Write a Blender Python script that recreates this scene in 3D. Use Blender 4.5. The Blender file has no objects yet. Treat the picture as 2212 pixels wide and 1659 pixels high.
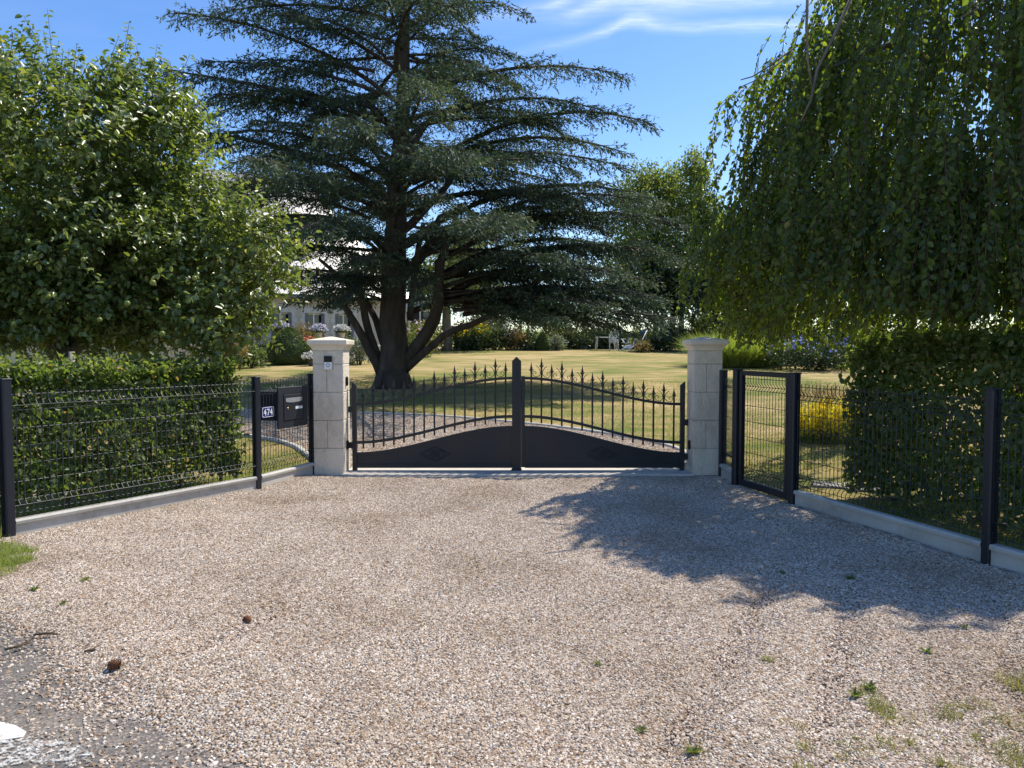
import bpy, math, random
import numpy as np
from mathutils import Vector

R = math.radians
rng = np.random.default_rng(7)
random.seed(7)
sc = bpy.context.scene
col = sc.collection

# ------------------------------------------------------------------ camera
CAM_H, PITCH, FPX = 1.51, R(2.65), 1600.0
cam = bpy.data.objects.new('camera', bpy.data.cameras.new('camera'))
col.objects.link(cam)
cam.location = (0, 0, CAM_H)
cam.rotation_euler = (R(90) - PITCH, 0, 0)
cam.data.sensor_width = 36.0
cam.data.lens = 36.0 * FPX / 2212.0
cam.data.clip_start = 0.05
cam.data.clip_end = 3000
sc.camera = cam

# ------------------------------------------------------------------ light, sky, exposure
SUN_EL, SUN_AZ = 57.0, 54.0            # azimuth from straight ahead (+y) towards the right (+x)
S = Vector((math.sin(R(SUN_AZ)) * math.cos(R(SUN_EL)), math.cos(R(SUN_AZ)) * math.cos(R(SUN_EL)), math.sin(R(SUN_EL))))
sun = bpy.data.objects.new('sun', bpy.data.lights.new('sun', 'SUN'))
col.objects.link(sun)
sun.data.energy = 4.25
sun.data.angle = R(0.53)
sun.data.color = (1.0, 0.93, 0.82)
sun.rotation_euler = S.to_track_quat('Z', 'Y').to_euler()

sc.view_settings.view_transform = 'Standard'
sc.view_settings.look = 'None'
sc.view_settings.exposure = 0.58
sc.view_settings.gamma = 1.0
sc.cycles.max_bounces = 6
sc.cycles.diffuse_bounces = 3
sc.cycles.glossy_bounces = 2
sc.cycles.transmission_bounces = 4
sc.cycles.transparent_max_bounces = 8

world = bpy.data.worlds.new('World')
sc.world = world
world.use_nodes = True


def build_world():
    nt = world.node_tree
    N, L = nt.nodes, nt.links
    N.clear()

    def n(t, **kw):
        x = N.new(t)
        for k, v in kw.items():
            setattr(x, k, v)
        return x
    out = n('ShaderNodeOutputWorld')
    bg = n('ShaderNodeBackground')
    bg.inputs['Strength'].default_value = 0.135
    sky = n('ShaderNodeTexSky', sky_type='NISHITA')
    sky.sun_disc = False
    sky.sun_elevation = R(SUN_EL)
    sky.sun_rotation = R(SUN_AZ)
    sky.altitude = 100
    sky.air_density = 1.0
    sky.dust_density = 0.35
    sky.ozone_density = 2.0
    hs = n('ShaderNodeHueSaturation')
    hs.inputs['Hue'].default_value = 0.508
    hs.inputs['Saturation'].default_value = 1.25
    hs.inputs['Value'].default_value = 1.06
    L.new(sky.outputs[0], hs.inputs['Color'])
    # thin cirrus on a plane high above
    tc = n('ShaderNodeTexCoord')
    sep = n('ShaderNodeSeparateXYZ')
    L.new(tc.outputs['Generated'], sep.inputs[0])

    def m(op, a, b=None, c=None, clamp=False):
        x = n('ShaderNodeMath', operation=op)
        x.use_clamp = clamp
        for i, v in enumerate((a, b, c)):
            if v is None:
                continue
            if isinstance(v, (int, float)):
                x.inputs[i].default_value = v
            else:
                L.new(v, x.inputs[i])
        return x.outputs[0]
    zc = m('MAXIMUM', sep.outputs['Z'], 0.02)
    u = m('DIVIDE', sep.outputs['X'], zc)
    v = m('DIVIDE', sep.outputs['Y'], zc)
    cmb = n('ShaderNodeCombineXYZ')
    L.new(u, cmb.inputs[0])
    L.new(v, cmb.inputs[1])

    def noise(scale, detail, vec_scale, rough=0.55):
        mp = n('ShaderNodeMapping')
        mp.inputs['Scale'].default_value = vec_scale
        L.new(cmb.outputs[0], mp.inputs[0])
        t = n('ShaderNodeTexNoise')
        t.inputs['Scale'].default_value = scale
        t.inputs['Detail'].default_value = detail
        t.inputs['Roughness'].default_value = rough
        L.new(mp.outputs[0], t.inputs['Vector'])
        return t.outputs['Fac']
    warp = m('MULTIPLY_ADD', noise(4.0, 3, (1, 1, 1)), 0.10, -0.05)
    fine = noise(9.0, 6, (1.0, 4.0, 1.0), 0.65)
    un = m('DIVIDE', m('ADD', u, 0.3), 1.6)
    total = None

    def curve(pts):
        fc = n('ShaderNodeFloatCurve')
        c = fc.mapping.curves[0]
        pts = sorted(pts)
        c.points[0].location = pts[0]
        c.points[1].location = pts[-1]
        for p in pts[1:-1]:
            c.points.new(*p)
        fc.mapping.update()
        L.new(un, fc.inputs['Value'])
        return fc.outputs[0]
    U = lambda x: (x + 0.3) / 1.6
    V = lambda y: y - 1.9
    streaks = [
        ([(0, V(2.42)), (U(-.08), V(2.27)), (U(.10), V(2.20)), (U(.21), V(2.10)), (U(.3), V(2.02)), (1, V(2.0))],
         [(0, 0), (U(-.12), .25), (U(.08), .5), (U(.16), .85), (U(.24), .8), (U(.45), .0), (1, 0)], 0.045),
        ([(0, V(2.38)), (U(.133), V(2.27)), (U(.303), V(2.17)), (U(.468), V(2.17)), (U(.778), V(2.12)), (1, V(2.06))],
         [(0, 0), (U(.08), .2), (U(.22), .75), (U(.4), .95), (U(.8), .85), (1, .6)], 0.085),
        ([(0, V(2.70)), (U(.146), V(2.48)), (U(.30), V(2.37)), (U(.374), V(2.30)), (U(.45), V(2.33)), (U(.85), V(2.335)), (1, V(2.34))],
         [(0, 0), (U(.1), .2), (U(.3), .7), (U(.37), .95), (U(.5), .62), (U(.85), .7), (1, .5)], 0.050)]
    for pv, pi, wdt in streaks:
        cv = m('ADD', curve([(min(max(a, 0), 1), b) for a, b in pv]), 1.9)
        ci = curve([(min(max(a, 0), 1), b) for a, b in pi])
        d = m('ABSOLUTE', m('SUBTRACT', m('ADD', v, warp), cv))
        f = m('POWER', m('SUBTRACT', 1.0, m('DIVIDE', d, wdt * 1.6), clamp=True), 1.5, clamp=True)
        f = m('MULTIPLY', m('MULTIPLY', f, ci), m('MULTIPLY_ADD', fine, 1.5, -0.05, clamp=True))
        total = f if total is None else m('ADD', total, f)
    veil = m('MULTIPLY', m('MULTIPLY_ADD', noise(0.8, 5, (1.0, 1.6, 1.0)), 2.4, -1.22, clamp=True), 0.22)
    total = m('ADD', total, veil, clamp=True)
    total = m('MULTIPLY', total, 0.62)
    mix = n('ShaderNodeMix', data_type='RGBA')
    L.new(total, mix.inputs[0])
    L.new(hs.outputs[0], mix.inputs[6])
    mix.inputs[7].default_value = (6.2, 6.6, 7.2, 1)
    L.new(mix.outputs[2], bg.inputs['Color'])
    L.new(bg.outputs[0], out.inputs[0])


build_world()

# ------------------------------------------------------------------ places


def sstep(a, b, x):
    t = np.clip((x - a) / (b - a), 0, 1)
    return t * t * (3 - 2 * t)


def tz(x, y):
    """height of the ground: flat forecourt, garden rising gently behind the gate"""
    y = np.asarray(y, float) + 0 * np.asarray(x, float)
    z = -0.03 * (1 - sstep(9.2, 9.7, y)) + 0.046 * np.clip(y - 9.4, 0, 37.0)
    return z + 0.012 * np.clip(y - 46.4, 0, 60)


def P(px, py, d):
    """world point seen at (px, py) of the 2212 px wide photograph, d metres ahead"""
    u, v = (px - 1106) / FPX, (829 - py) / FPX
    yy = math.cos(PITCH) + v * math.sin(PITCH)
    zz = -math.sin(PITCH) + v * math.cos(PITCH)
    s = d / yy
    return np.array((u * s, d, CAM_H + zz * s))


def G(px, py, z=None):
    lo, hi = 1.0, 120.0
    for _ in range(60):
        mid = 0.5 * (lo + hi)
        p = P(px, py, mid)
        g = float(tz(p[0], p[1])) if z is None else z
        if p[2] > g:
            lo = mid
        else:
            hi = mid
    p = P(px, py, lo)
    p[2] = float(tz(p[0], p[1])) if z is None else z
    return p


_tab = np.random.default_rng(3).random((256, 256))


def vnoise(x, y):
    xi, yi = np.floor(x).astype(int), np.floor(y).astype(int)
    fx, fy = x - xi, y - yi
    fx, fy = fx * fx * (3 - 2 * fx), fy * fy * (3 - 2 * fy)
    g = lambda a, b: _tab[a % 256, b % 256]
    return ((g(xi, yi) * (1 - fx) + g(xi + 1, yi) * fx) * (1 - fy) +
            (g(xi, yi + 1) * (1 - fx) + g(xi + 1, yi + 1) * fx) * fy)


# ------------------------------------------------------------------ materials
MATS = {}


def new_mat(name):
    m = bpy.data.materials.new(name)
    m.use_nodes = True
    m.node_tree.nodes.clear()
    MATS[name] = m
    return m, m.node_tree.nodes, m.node_tree.links


def ramp_set(r, stops, interp='LINEAR'):
    el = r.color_ramp.elements
    r.color_ramp.interpolation = interp
    while len(el) < len(stops):
        el.new(0.5)
    for e, (p, c) in zip(el, stops):
        e.position = p
        e.color = (*c, 1)


def surf(name, stops, rough=0.6, spec=0.5, metal=0.0, scale=6.0, detail=6, bump=0.0, bscale=40.0, bdist=0.01,
         rough_var=0.0, coat=0.0, vscale=(1, 1, 1), stain=0.0):
    m, N, L = new_mat(name)
    o = N.new('ShaderNodeOutputMaterial')
    b = N.new('ShaderNodeBsdfPrincipled')
    L.new(b.outputs[0], o.inputs[0])
    b.inputs['Roughness'].default_value = rough
    b.inputs['Specular IOR Level'].default_value = spec
    b.inputs['Metallic'].default_value = metal
    b.inputs['Coat Weight'].default_value = coat
    tc = N.new('ShaderNodeTexCoord')
    mp = N.new('ShaderNodeMapping')
    mp.inputs['Scale'].default_value = vscale
    L.new(tc.outputs['Object'], mp.inputs[0])
    t = N.new('ShaderNodeTexNoise')
    t.inputs['Scale'].default_value = scale
    t.inputs['Detail'].default_value = detail
    t.inputs['Roughness'].default_value = 0.62
    L.new(mp.outputs[0], t.inputs['Vector'])
    r = N.new('ShaderNodeValToRGB')
    ramp_set(r, stops)
    L.new(t.outputs['Fac'], r.inputs[0])
    L.new(r.outputs[0], b.inputs['Base Color'])
    if stain:
        ts = N.new('ShaderNodeTexNoise')
        ts.inputs['Scale'].default_value = 3.0
        ts.inputs['Detail'].default_value = 9
        ts.inputs['Roughness'].default_value = 0.7
        L.new(mp.outputs[0], ts.inputs['Vector'])
        rs_ = N.new('ShaderNodeValToRGB')
        ramp_set(rs_, [(0.36, (1 - stain, 1 - stain * 1.05, 1 - stain * 1.15)), (0.52, (1, 1, 1))])
        L.new(ts.outputs['Fac'], rs_.inputs[0])
        ms = N.new('ShaderNodeMix')
        ms.data_type, ms.blend_type = 'RGBA', 'MULTIPLY'
        ms.inputs[0].default_value = 1
        L.new(r.outputs[0], ms.inputs[6])
        L.new(rs_.outputs[0], ms.inputs[7])
        L.new(ms.outputs[2], b.inputs['Base Color'])
    if rough_var:
        mr = N.new('ShaderNodeMapRange')
        mr.inputs[1].default_value, mr.inputs[2].default_value = 0.3, 0.7
        mr.inputs[3].default_value, mr.inputs[4].default_value = rough - rough_var, rough + rough_var
        L.new(t.outputs['Fac'], mr.inputs[0])
        L.new(mr.outputs[0], b.inputs['Roughness'])
    if bump:
        t2 = N.new('ShaderNodeTexNoise')
        t2.inputs['Scale'].default_value = bscale
        t2.inputs['Detail'].default_value = 6
        t2.inputs['Roughness'].default_value = 0.6
        L.new(mp.outputs[0], t2.inputs['Vector'])
        bp = N.new('ShaderNodeBump')
        bp.inputs['Strength'].default_value = bump
        bp.inputs['Distance'].default_value = bdist
        L.new(t2.outputs['Fac'], bp.inputs['Height'])
        L.new(bp.outputs[0], b.inputs['Normal'])
    return m


def leaf_mat(name, stops, trans=0.4, tcol=None, rough=0.42, spec=0.5):
    """foliage: colour differs leaf by leaf (attribute rnd), thin and partly translucent"""
    m, N, L = new_mat(name)
    o = N.new('ShaderNodeOutputMaterial')
    b = N.new('ShaderNodeBsdfPrincipled')
    b.inputs['Roughness'].default_value = rough
    b.inputs['Specular IOR Level'].default_value = spec
    at = N.new('ShaderNodeAttribute')
    at.attribute_name = 'rnd'
    r = N.new('ShaderNodeValToRGB')
    ramp_set(r, stops)
    L.new(at.outputs['Fac'], r.inputs[0])
    L.new(r.outputs[0], b.inputs['Base Color'])
    t = N.new('ShaderNodeBsdfTranslucent')
    mu = N.new('ShaderNodeMix')
    mu.data_type = 'RGBA'
    mu.blend_type = 'MULTIPLY'
    mu.inputs[0].default_value = 1.0
    L.new(r.outputs[0], mu.inputs[6])
    mu.inputs[7].default_value = (*(tcol or (1.9, 1.9, 0.7)), 1)
    L.new(mu.outputs[2], t.inputs['Color'])
    mx = N.new('ShaderNodeMixShader')
    mx.inputs[0].default_value = trans
    L.new(b.outputs[0], mx.inputs[1])
    L.new(t.outputs[0], mx.inputs[2])
    L.new(mx.outputs[0], o.inputs[0])
    return m


surf('anthracite_paint', [(0.3, (0.010, 0.0125, 0.018)), (0.7, (0.016, 0.019, 0.026))], rough=0.42, spec=0.38, scale=2, rough_var=0.12, bump=0.03, bscale=300, bdist=0.001)
surf('anthracite_dark', [(0.3, (0.010, 0.012, 0.018)), (0.7, (0.016, 0.018, 0.026))], rough=0.5, scale=5)
surf('wire_paint', [(0.3, (0.030, 0.037, 0.040)), (0.7, (0.046, 0.054, 0.057))], rough=0.42, spec=0.45, scale=9)
surf('black_plastic', [(0.3, (0.006, 0.006, 0.008)), (0.7, (0.012, 0.012, 0.014))], rough=0.3, spec=0.2, scale=5)
surf('cast_stone', [(0.25, (0.64, 0.56, 0.45)), (0.5, (0.73, 0.65, 0.53)), (0.8, (0.78, 0.71, 0.60))], rough=0.9, spec=0.2, scale=4, bump=1.0, bscale=44, bdist=0.022, vscale=(1, 1, .55), stain=.20)
surf('cast_stone_cap', [(0.25, (0.64, 0.56, 0.45)), (0.6, (0.73, 0.66, 0.54)), (0.85, (0.78, 0.71, 0.60))], rough=0.9, spec=0.2, scale=7, bump=0.35, bscale=60, bdist=0.006, stain=.22)
surf('stone_joint', [(0.3, (0.20, 0.18, 0.15)), (0.7, (0.28, 0.25, 0.21))], rough=0.95, scale=20)
surf('concrete', [(0.25, (0.42, 0.40, 0.355)), (0.6, (0.50, 0.48, 0.43)), (0.85, (0.56, 0.54, 0.49))], rough=0.88, spec=0.25, scale=3.5, bump=0.25, bscale=90, bdist=0.004, stain=.25)
surf('concrete_pale', [(0.25, (0.46, 0.42, 0.36)), (0.6, (0.56, 0.52, 0.45)), (0.85, (0.62, 0.58, 0.5))], rough=0.9, spec=0.2, scale=5, bump=0.2, bscale=90, bdist=0.004)
surf('brushed_silver', [(0.3, (0.60, 0.60, 0.58)), (0.7, (0.72, 0.71, 0.68))], rough=0.35, metal=0.6, scale=8)
surf('white_plastic', [(0.3, (0.74, 0.74, 0.72)), (0.7, (0.82, 0.82, 0.80))], rough=0.35, scale=8)
surf('white_enamel', [(0.3, (0.78, 0.79, 0.80)), (0.7, (0.84, 0.85, 0.86))], rough=0.2, scale=8)
surf('blue_enamel', [(0.3, (0.012, 0.022, 0.16)), (0.7, (0.02, 0.035, 0.22))], rough=0.18, scale=8)
surf('silver_flap', [(0.3, (0.30, 0.30, 0.31)), (0.7, (0.42, 0.42, 0.42))], rough=0.35, metal=0.3, scale=8)
surf('brass', [(0.3, (0.45, 0.33, 0.12)), (0.7, (0.6, 0.45, 0.18))], rough=0.35, metal=0.9, scale=8)
surf('bark_cedar', [(0.2, (0.040, 0.034, 0.030)), (0.5, (0.085, 0.070, 0.060)), (0.85, (0.15, 0.125, 0.105))], rough=0.95, spec=0.1, scale=5, bump=1.0, bscale=9, bdist=0.05, vscale=(1, 1, 0.3))
surf('bark_grey', [(0.2, (0.08, 0.07, 0.058)), (0.5, (0.16, 0.145, 0.12)), (0.85, (0.30, 0.28, 0.24))], rough=0.95, spec=0.1, scale=9, bump=0.8, bscale=22, bdist=0.015, vscale=(1, 1, 0.4))
surf('bark_birch', [(0.3, (0.07, 0.06, 0.05)), (0.5, (0.20, 0.18, 0.15)), (0.75, (0.42, 0.40, 0.36))], rough=0.9, spec=0.1, scale=4)
surf('twig_brown', [(0.3, (0.06, 0.042, 0.028)), (0.7, (0.12, 0.09, 0.06))], rough=0.9, spec=0.1, scale=9)
surf('old_wood', [(0.3, (0.25, 0.22, 0.18)), (0.7, (0.42, 0.38, 0.32))], rough=0.9, spec=0.1, scale=9, bump=0.4, bscale=30, vscale=(1, 1, 0.2))
surf('cone_brown', [(0.3, (0.10, 0.045, 0.022)), (0.7, (0.22, 0.11, 0.06))], rough=0.85, spec=0.2, scale=30)
surf('house_wall', [(0.3, (0.50, 0.44, 0.34)), (0.7, (0.60, 0.54, 0.43))], rough=0.95, spec=0.1, scale=2.5, bump=0.3, bscale=30)
surf('quoin_stone', [(0.3, (0.54, 0.51, 0.45)), (0.7, (0.66, 0.62, 0.56))], rough=0.9, spec=0.2, scale=4)
surf('white_paint', [(0.3, (0.72, 0.72, 0.70)), (0.7, (0.80, 0.80, 0.78))], rough=0.45, scale=4)
surf('grey_paint', [(0.3, (0.10, 0.105, 0.12)), (0.7, (0.15, 0.155, 0.17))], rough=0.5, scale=4)
surf('window_glass', [(0.3, (0.012, 0.014, 0.018)), (0.7, (0.03, 0.034, 0.04))], rough=0.06, spec=0.6, scale=1.2)
surf('terracotta', [(0.3, (0.30, 0.13, 0.07)), (0.7, (0.42, 0.20, 0.11))], rough=0.85, scale=8)
surf('navy_fabric', [(0.3, (0.05, 0.08, 0.14)), (0.7, (0.08, 0.12, 0.20))], rough=0.8, scale=30)
surf('apple_skin', [(0.3, (0.10, 0.15, 0.02)), (0.6, (0.17, 0.20, 0.035)), (0.85, (0.28, 0.17, 0.06))], rough=0.35, scale=7, detail=2)
surf('paving', [(0.3, (0.22, 0.21, 0.19)), (0.7, (0.34, 0.32, 0.29))], rough=0.9, spec=0.2, scale=8, bump=0.3, bscale=40)
surf('bed_soil', [(0.3, (0.09, 0.075, 0.05)), (0.7, (0.18, 0.15, 0.10))], rough=1.0, spec=0.05, scale=8, bump=0.6, bscale=40)

# slate roof in rows
def slate():
    m, N, L = new_mat('slate')
    o = N.new('ShaderNodeOutputMaterial')
    b = N.new('ShaderNodeBsdfPrincipled')
    L.new(b.outputs[0], o.inputs[0])
    b.inputs['Roughness'].default_value = 0.36
    b.inputs['Specular IOR Level'].default_value = 0.9
    tc = N.new('ShaderNodeTexCoord')
    br = N.new('ShaderNodeTexBrick')
    br.inputs['Scale'].default_value = 1.0
    br.inputs['Color1'].default_value = (0.11, 0.12, 0.14, 1)
    br.inputs['Color2'].default_value = (0.17, 0.18, 0.20, 1)
    br.inputs['Mortar'].default_value = (0.05, 0.05, 0.06, 1)
    br.inputs['Brick Width'].default_value = 0.25
    br.inputs['Row Height'].default_value = 0.16
    br.inputs['Mortar Size'].default_value = 0.008
    L.new(tc.outputs['UV'], br.inputs['Vector'])
    L.new(br.outputs['Color'], b.inputs['Base Color'])
    bp = N.new('ShaderNodeBump')
    bp.inputs['Strength'].default_value = 0.3
    bp.inputs['Distance'].default_value = 0.01
    L.new(br.outputs['Fac'], bp.inputs['Height'])
    L.new(bp.outputs[0], b.inputs['Normal'])


slate()

# foliage
leaf_mat('leaf_apple', [(0.0, (0.074, 0.116, 0.034)), (0.45, (0.138, 0.192, 0.056)), (0.85, (0.225, 0.268, 0.090)), (1.0, (0.36, 0.33, 0.13))], trans=0.43, rough=0.37, spec=0.9, tcol=(1.8, 1.8, 0.65))
leaf_mat('leaf_beech', [(0.0, (0.052, 0.088, 0.034)), (0.5, (0.090, 0.130, 0.040)), (0.90, (0.15, 0.185, 0.050)), (1.0, (0.25, 0.21, 0.07))], trans=0.58, rough=0.36, tcol=(3.0, 2.9, 0.6))
leaf_mat('leaf_hedge', [(0.0, (0.068, 0.106, 0.034)), (0.5, (0.118, 0.164, 0.052)), (0.9, (0.20, 0.23, 0.082)), (1.0, (0.29, 0.19, 0.10))], trans=0.50, rough=0.42, tcol=(1.9, 2.0, 0.7))
leaf_mat('needle_cedar', [(0.0, (0.034, 0.060, 0.046)), (0.5, (0.062, 0.100, 0.066)), (1.0, (0.17, 0.21, 0.105))], trans=0.22, rough=0.6, spec=0.2, tcol=(1.3, 1.3, 0.7))
leaf_mat('leaf_birch', [(0.0, (0.075, 0.115, 0.034)), (0.5, (0.135, 0.175, 0.055)), (1.0, (0.23, 0.25, 0.09))], trans=0.52, rough=0.5)
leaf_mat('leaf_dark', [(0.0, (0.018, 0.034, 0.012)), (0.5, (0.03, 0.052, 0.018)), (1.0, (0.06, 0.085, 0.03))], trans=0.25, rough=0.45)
leaf_mat('leaf_mid', [(0.0, (0.055, 0.09, 0.026)), (0.5, (0.095, 0.135, 0.042)), (1.0, (0.16, 0.19, 0.07))], trans=0.4, rough=0.5)
leaf_mat('leaf_yellowgreen', [(0.0, (0.08, 0.10, 0.022)), (0.5, (0.15, 0.17, 0.04)), (1.0, (0.26, 0.25, 0.07))], trans=0.4, rough=0.5)
leaf_mat('leaf_silver', [(0.0, (0.09, 0.12, 0.08)), (0.5, (0.17, 0.20, 0.15)), (1.0, (0.32, 0.34, 0.28))], trans=0.25, rough=0.6)
leaf_mat('leaf_purple', [(0.0, (0.04, 0.014, 0.022)), (0.5, (0.085, 0.03, 0.042)), (1.0, (0.15, 0.06, 0.07))], trans=0.3, rough=0.5, tcol=(1.8, 1.0, 1.0))
leaf_mat('leaf_topiary', [(0.0, (0.055, 0.092, 0.034)), (0.5, (0.085, 0.13, 0.046)), (1.0, (0.14, 0.18, 0.065))], trans=0.2, rough=0.55)
leaf_mat('leaf_ochre', [(0.0, (0.10, 0.09, 0.03)), (0.5, (0.20, 0.15, 0.06)), (1.0, (0.30, 0.20, 0.09))], trans=0.35, rough=0.6)
leaf_mat('blade_grass', [(0.0, (0.10, 0.16, 0.04)), (0.5, (0.19, 0.25, 0.065)), (1.0, (0.34, 0.36, 0.13))], trans=0.5, rough=0.45)
leaf_mat('blade_dry', [(0.0, (0.20, 0.16, 0.09)), (0.5, (0.36, 0.28, 0.16)), (1.0, (0.50, 0.40, 0.26))], trans=0.4, rough=0.7, tcol=(1.3, 1.2, 0.9))
leaf_mat('blade_lawn', [(0.0, (0.12, 0.16, 0.04)), (0.5, (0.21, 0.22, 0.07)), (1.0, (0.36, 0.30, 0.14))], trans=0.35, rough=0.6)
leaf_mat('corn', [(0.0, (0.07, 0.12, 0.02)), (0.5, (0.12, 0.18, 0.035)), (1.0, (0.2, 0.24, 0.06))], trans=0.4, rough=0.5)
leaf_mat('petal_yellow', [(0.0, (0.78, 0.58, 0.01)), (0.5, (0.86, 0.70, 0.02)), (1.0, (0.90, 0.80, 0.10))], trans=0.5, rough=0.6, tcol=(1.1, 1.1, 0.8))
leaf_mat('petal_pink', [(0.0, (0.55, 0.28, 0.34)), (0.5, (0.70, 0.48, 0.52)), (1.0, (0.82, 0.70, 0.70))], trans=0.3, rough=0.6, tcol=(1, 1, 1))
leaf_mat('petal_lilac', [(0.0, (0.50, 0.45, 0.58)), (0.5, (0.66, 0.62, 0.72)), (1.0, (0.78, 0.76, 0.80))], trans=0.3, rough=0.6, tcol=(1, 1, 1))
leaf_mat('petal_blue', [(0.0, (0.08, 0.11, 0.42)), (0.5, (0.15, 0.20, 0.58)), (1.0, (0.28, 0.34, 0.70))], trans=0.3, rough=0.6, tcol=(1, 1, 1))
leaf_mat('petal_red', [(0.0, (0.55, 0.06, 0.03)), (0.5, (0.68, 0.14, 0.08)), (1.0, (0.75, 0.3, 0.22))], trans=0.3, rough=0.6, tcol=(1, 1, 1))
leaf_mat('petal_white', [(0.0, (0.62, 0.60, 0.54)), (0.5, (0.74, 0.73, 0.68)), (1.0, (0.82, 0.82, 0.8))], trans=0.3, rough=0.6, tcol=(1, 1, 1))

STONES = [(0.0, (0.14, 0.105, 0.08)), (0.10, (0.29, 0.195, 0.12)), (0.22, (0.43, 0.305, 0.20)), (0.33, (0.30, 0.265, 0.235)), (0.45, (0.44, 0.355, 0.28)),
          (0.58, (0.52, 0.425, 0.32)), (0.74, (0.57, 0.485, 0.39)), (0.88, (0.64, 0.565, 0.475)), (1.0, (0.71, 0.665, 0.60))]


def gravel_mats():
    # single stones
    m, N, L = new_mat('gravel_stone')
    o = N.new('ShaderNodeOutputMaterial')
    b = N.new('ShaderNodeBsdfPrincipled')
    L.new(b.outputs[0], o.inputs[0])
    b.inputs['Roughness'].default_value = 0.85
    b.inputs['Specular IOR Level'].default_value = 0.15
    oi = N.new('ShaderNodeObjectInfo')
    r = N.new('ShaderNodeValToRGB')
    ramp_set(r, STONES)
    L.new(oi.outputs['Random'], r.inputs[0])
    ge = N.new('ShaderNodeNewGeometry')
    tn = N.new('ShaderNodeTexNoise')
    tn.inputs['Scale'].default_value = 1.1
    tn.inputs['Detail'].default_value = 4
    L.new(ge.outputs['Position'], tn.inputs['Vector'])
    r2 = N.new('ShaderNodeValToRGB')
    ramp_set(r2, [(0.34, (0.80, 0.75, 0.69)), (0.52, (1.0, 0.985, 0.97)), (0.72, (1.09, 1.075, 1.05))])
    L.new(tn.outputs['Fac'], r2.inputs[0])
    mu = N.new('ShaderNodeMix')
    mu.data_type, mu.blend_type = 'RGBA', 'MULTIPLY'
    mu.inputs[0].default_value = 1
    L.new(r.outputs[0], mu.inputs[6])
    L.new(r2.outputs[0], mu.inputs[7])
    L.new(mu.outputs[2], b.inputs['Base Color'])
    # the bed under them
    for name, sc_, dark in (('gravel_bed', 75.0, 0.80), ('gravel_drive', 55.0, 1.0)):
        m, N, L = new_mat(name)
        o = N.new('ShaderNodeOutputMaterial')
        b = N.new('ShaderNodeBsdfPrincipled')
        L.new(b.outputs[0], o.inputs[0])
        b.inputs['Roughness'].default_value = 0.9
        b.inputs['Specular IOR Level'].default_value = 0.15
        tc = N.new('ShaderNodeTexCoord')
        v = N.new('ShaderNodeTexVoronoi')
        v.inputs['Scale'].default_value = sc_
        L.new(tc.outputs['Object'], v.inputs['Vector'])
        s = N.new('ShaderNodeSeparateColor')
        L.new(v.outputs['Color'], s.inputs[0])
        r = N.new('ShaderNodeValToRGB')
        ramp_set(r, [(p, tuple(c * dark for c in cc)) for p, cc in STONES])
        L.new(s.outputs[0], r.inputs[0])
        L.new(r.outputs[0], b.inputs['Base Color'])
        bp = N.new('ShaderNodeBump')
        bp.inputs['Strength'].default_value = 1.0
        bp.inputs['Distance'].default_value = 0.02
        bp.invert = True
        L.new(v.outputs['Distance'], bp.inputs['Height'])
        L.new(bp.outputs[0], b.inputs['Normal'])


gravel_mats()


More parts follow.
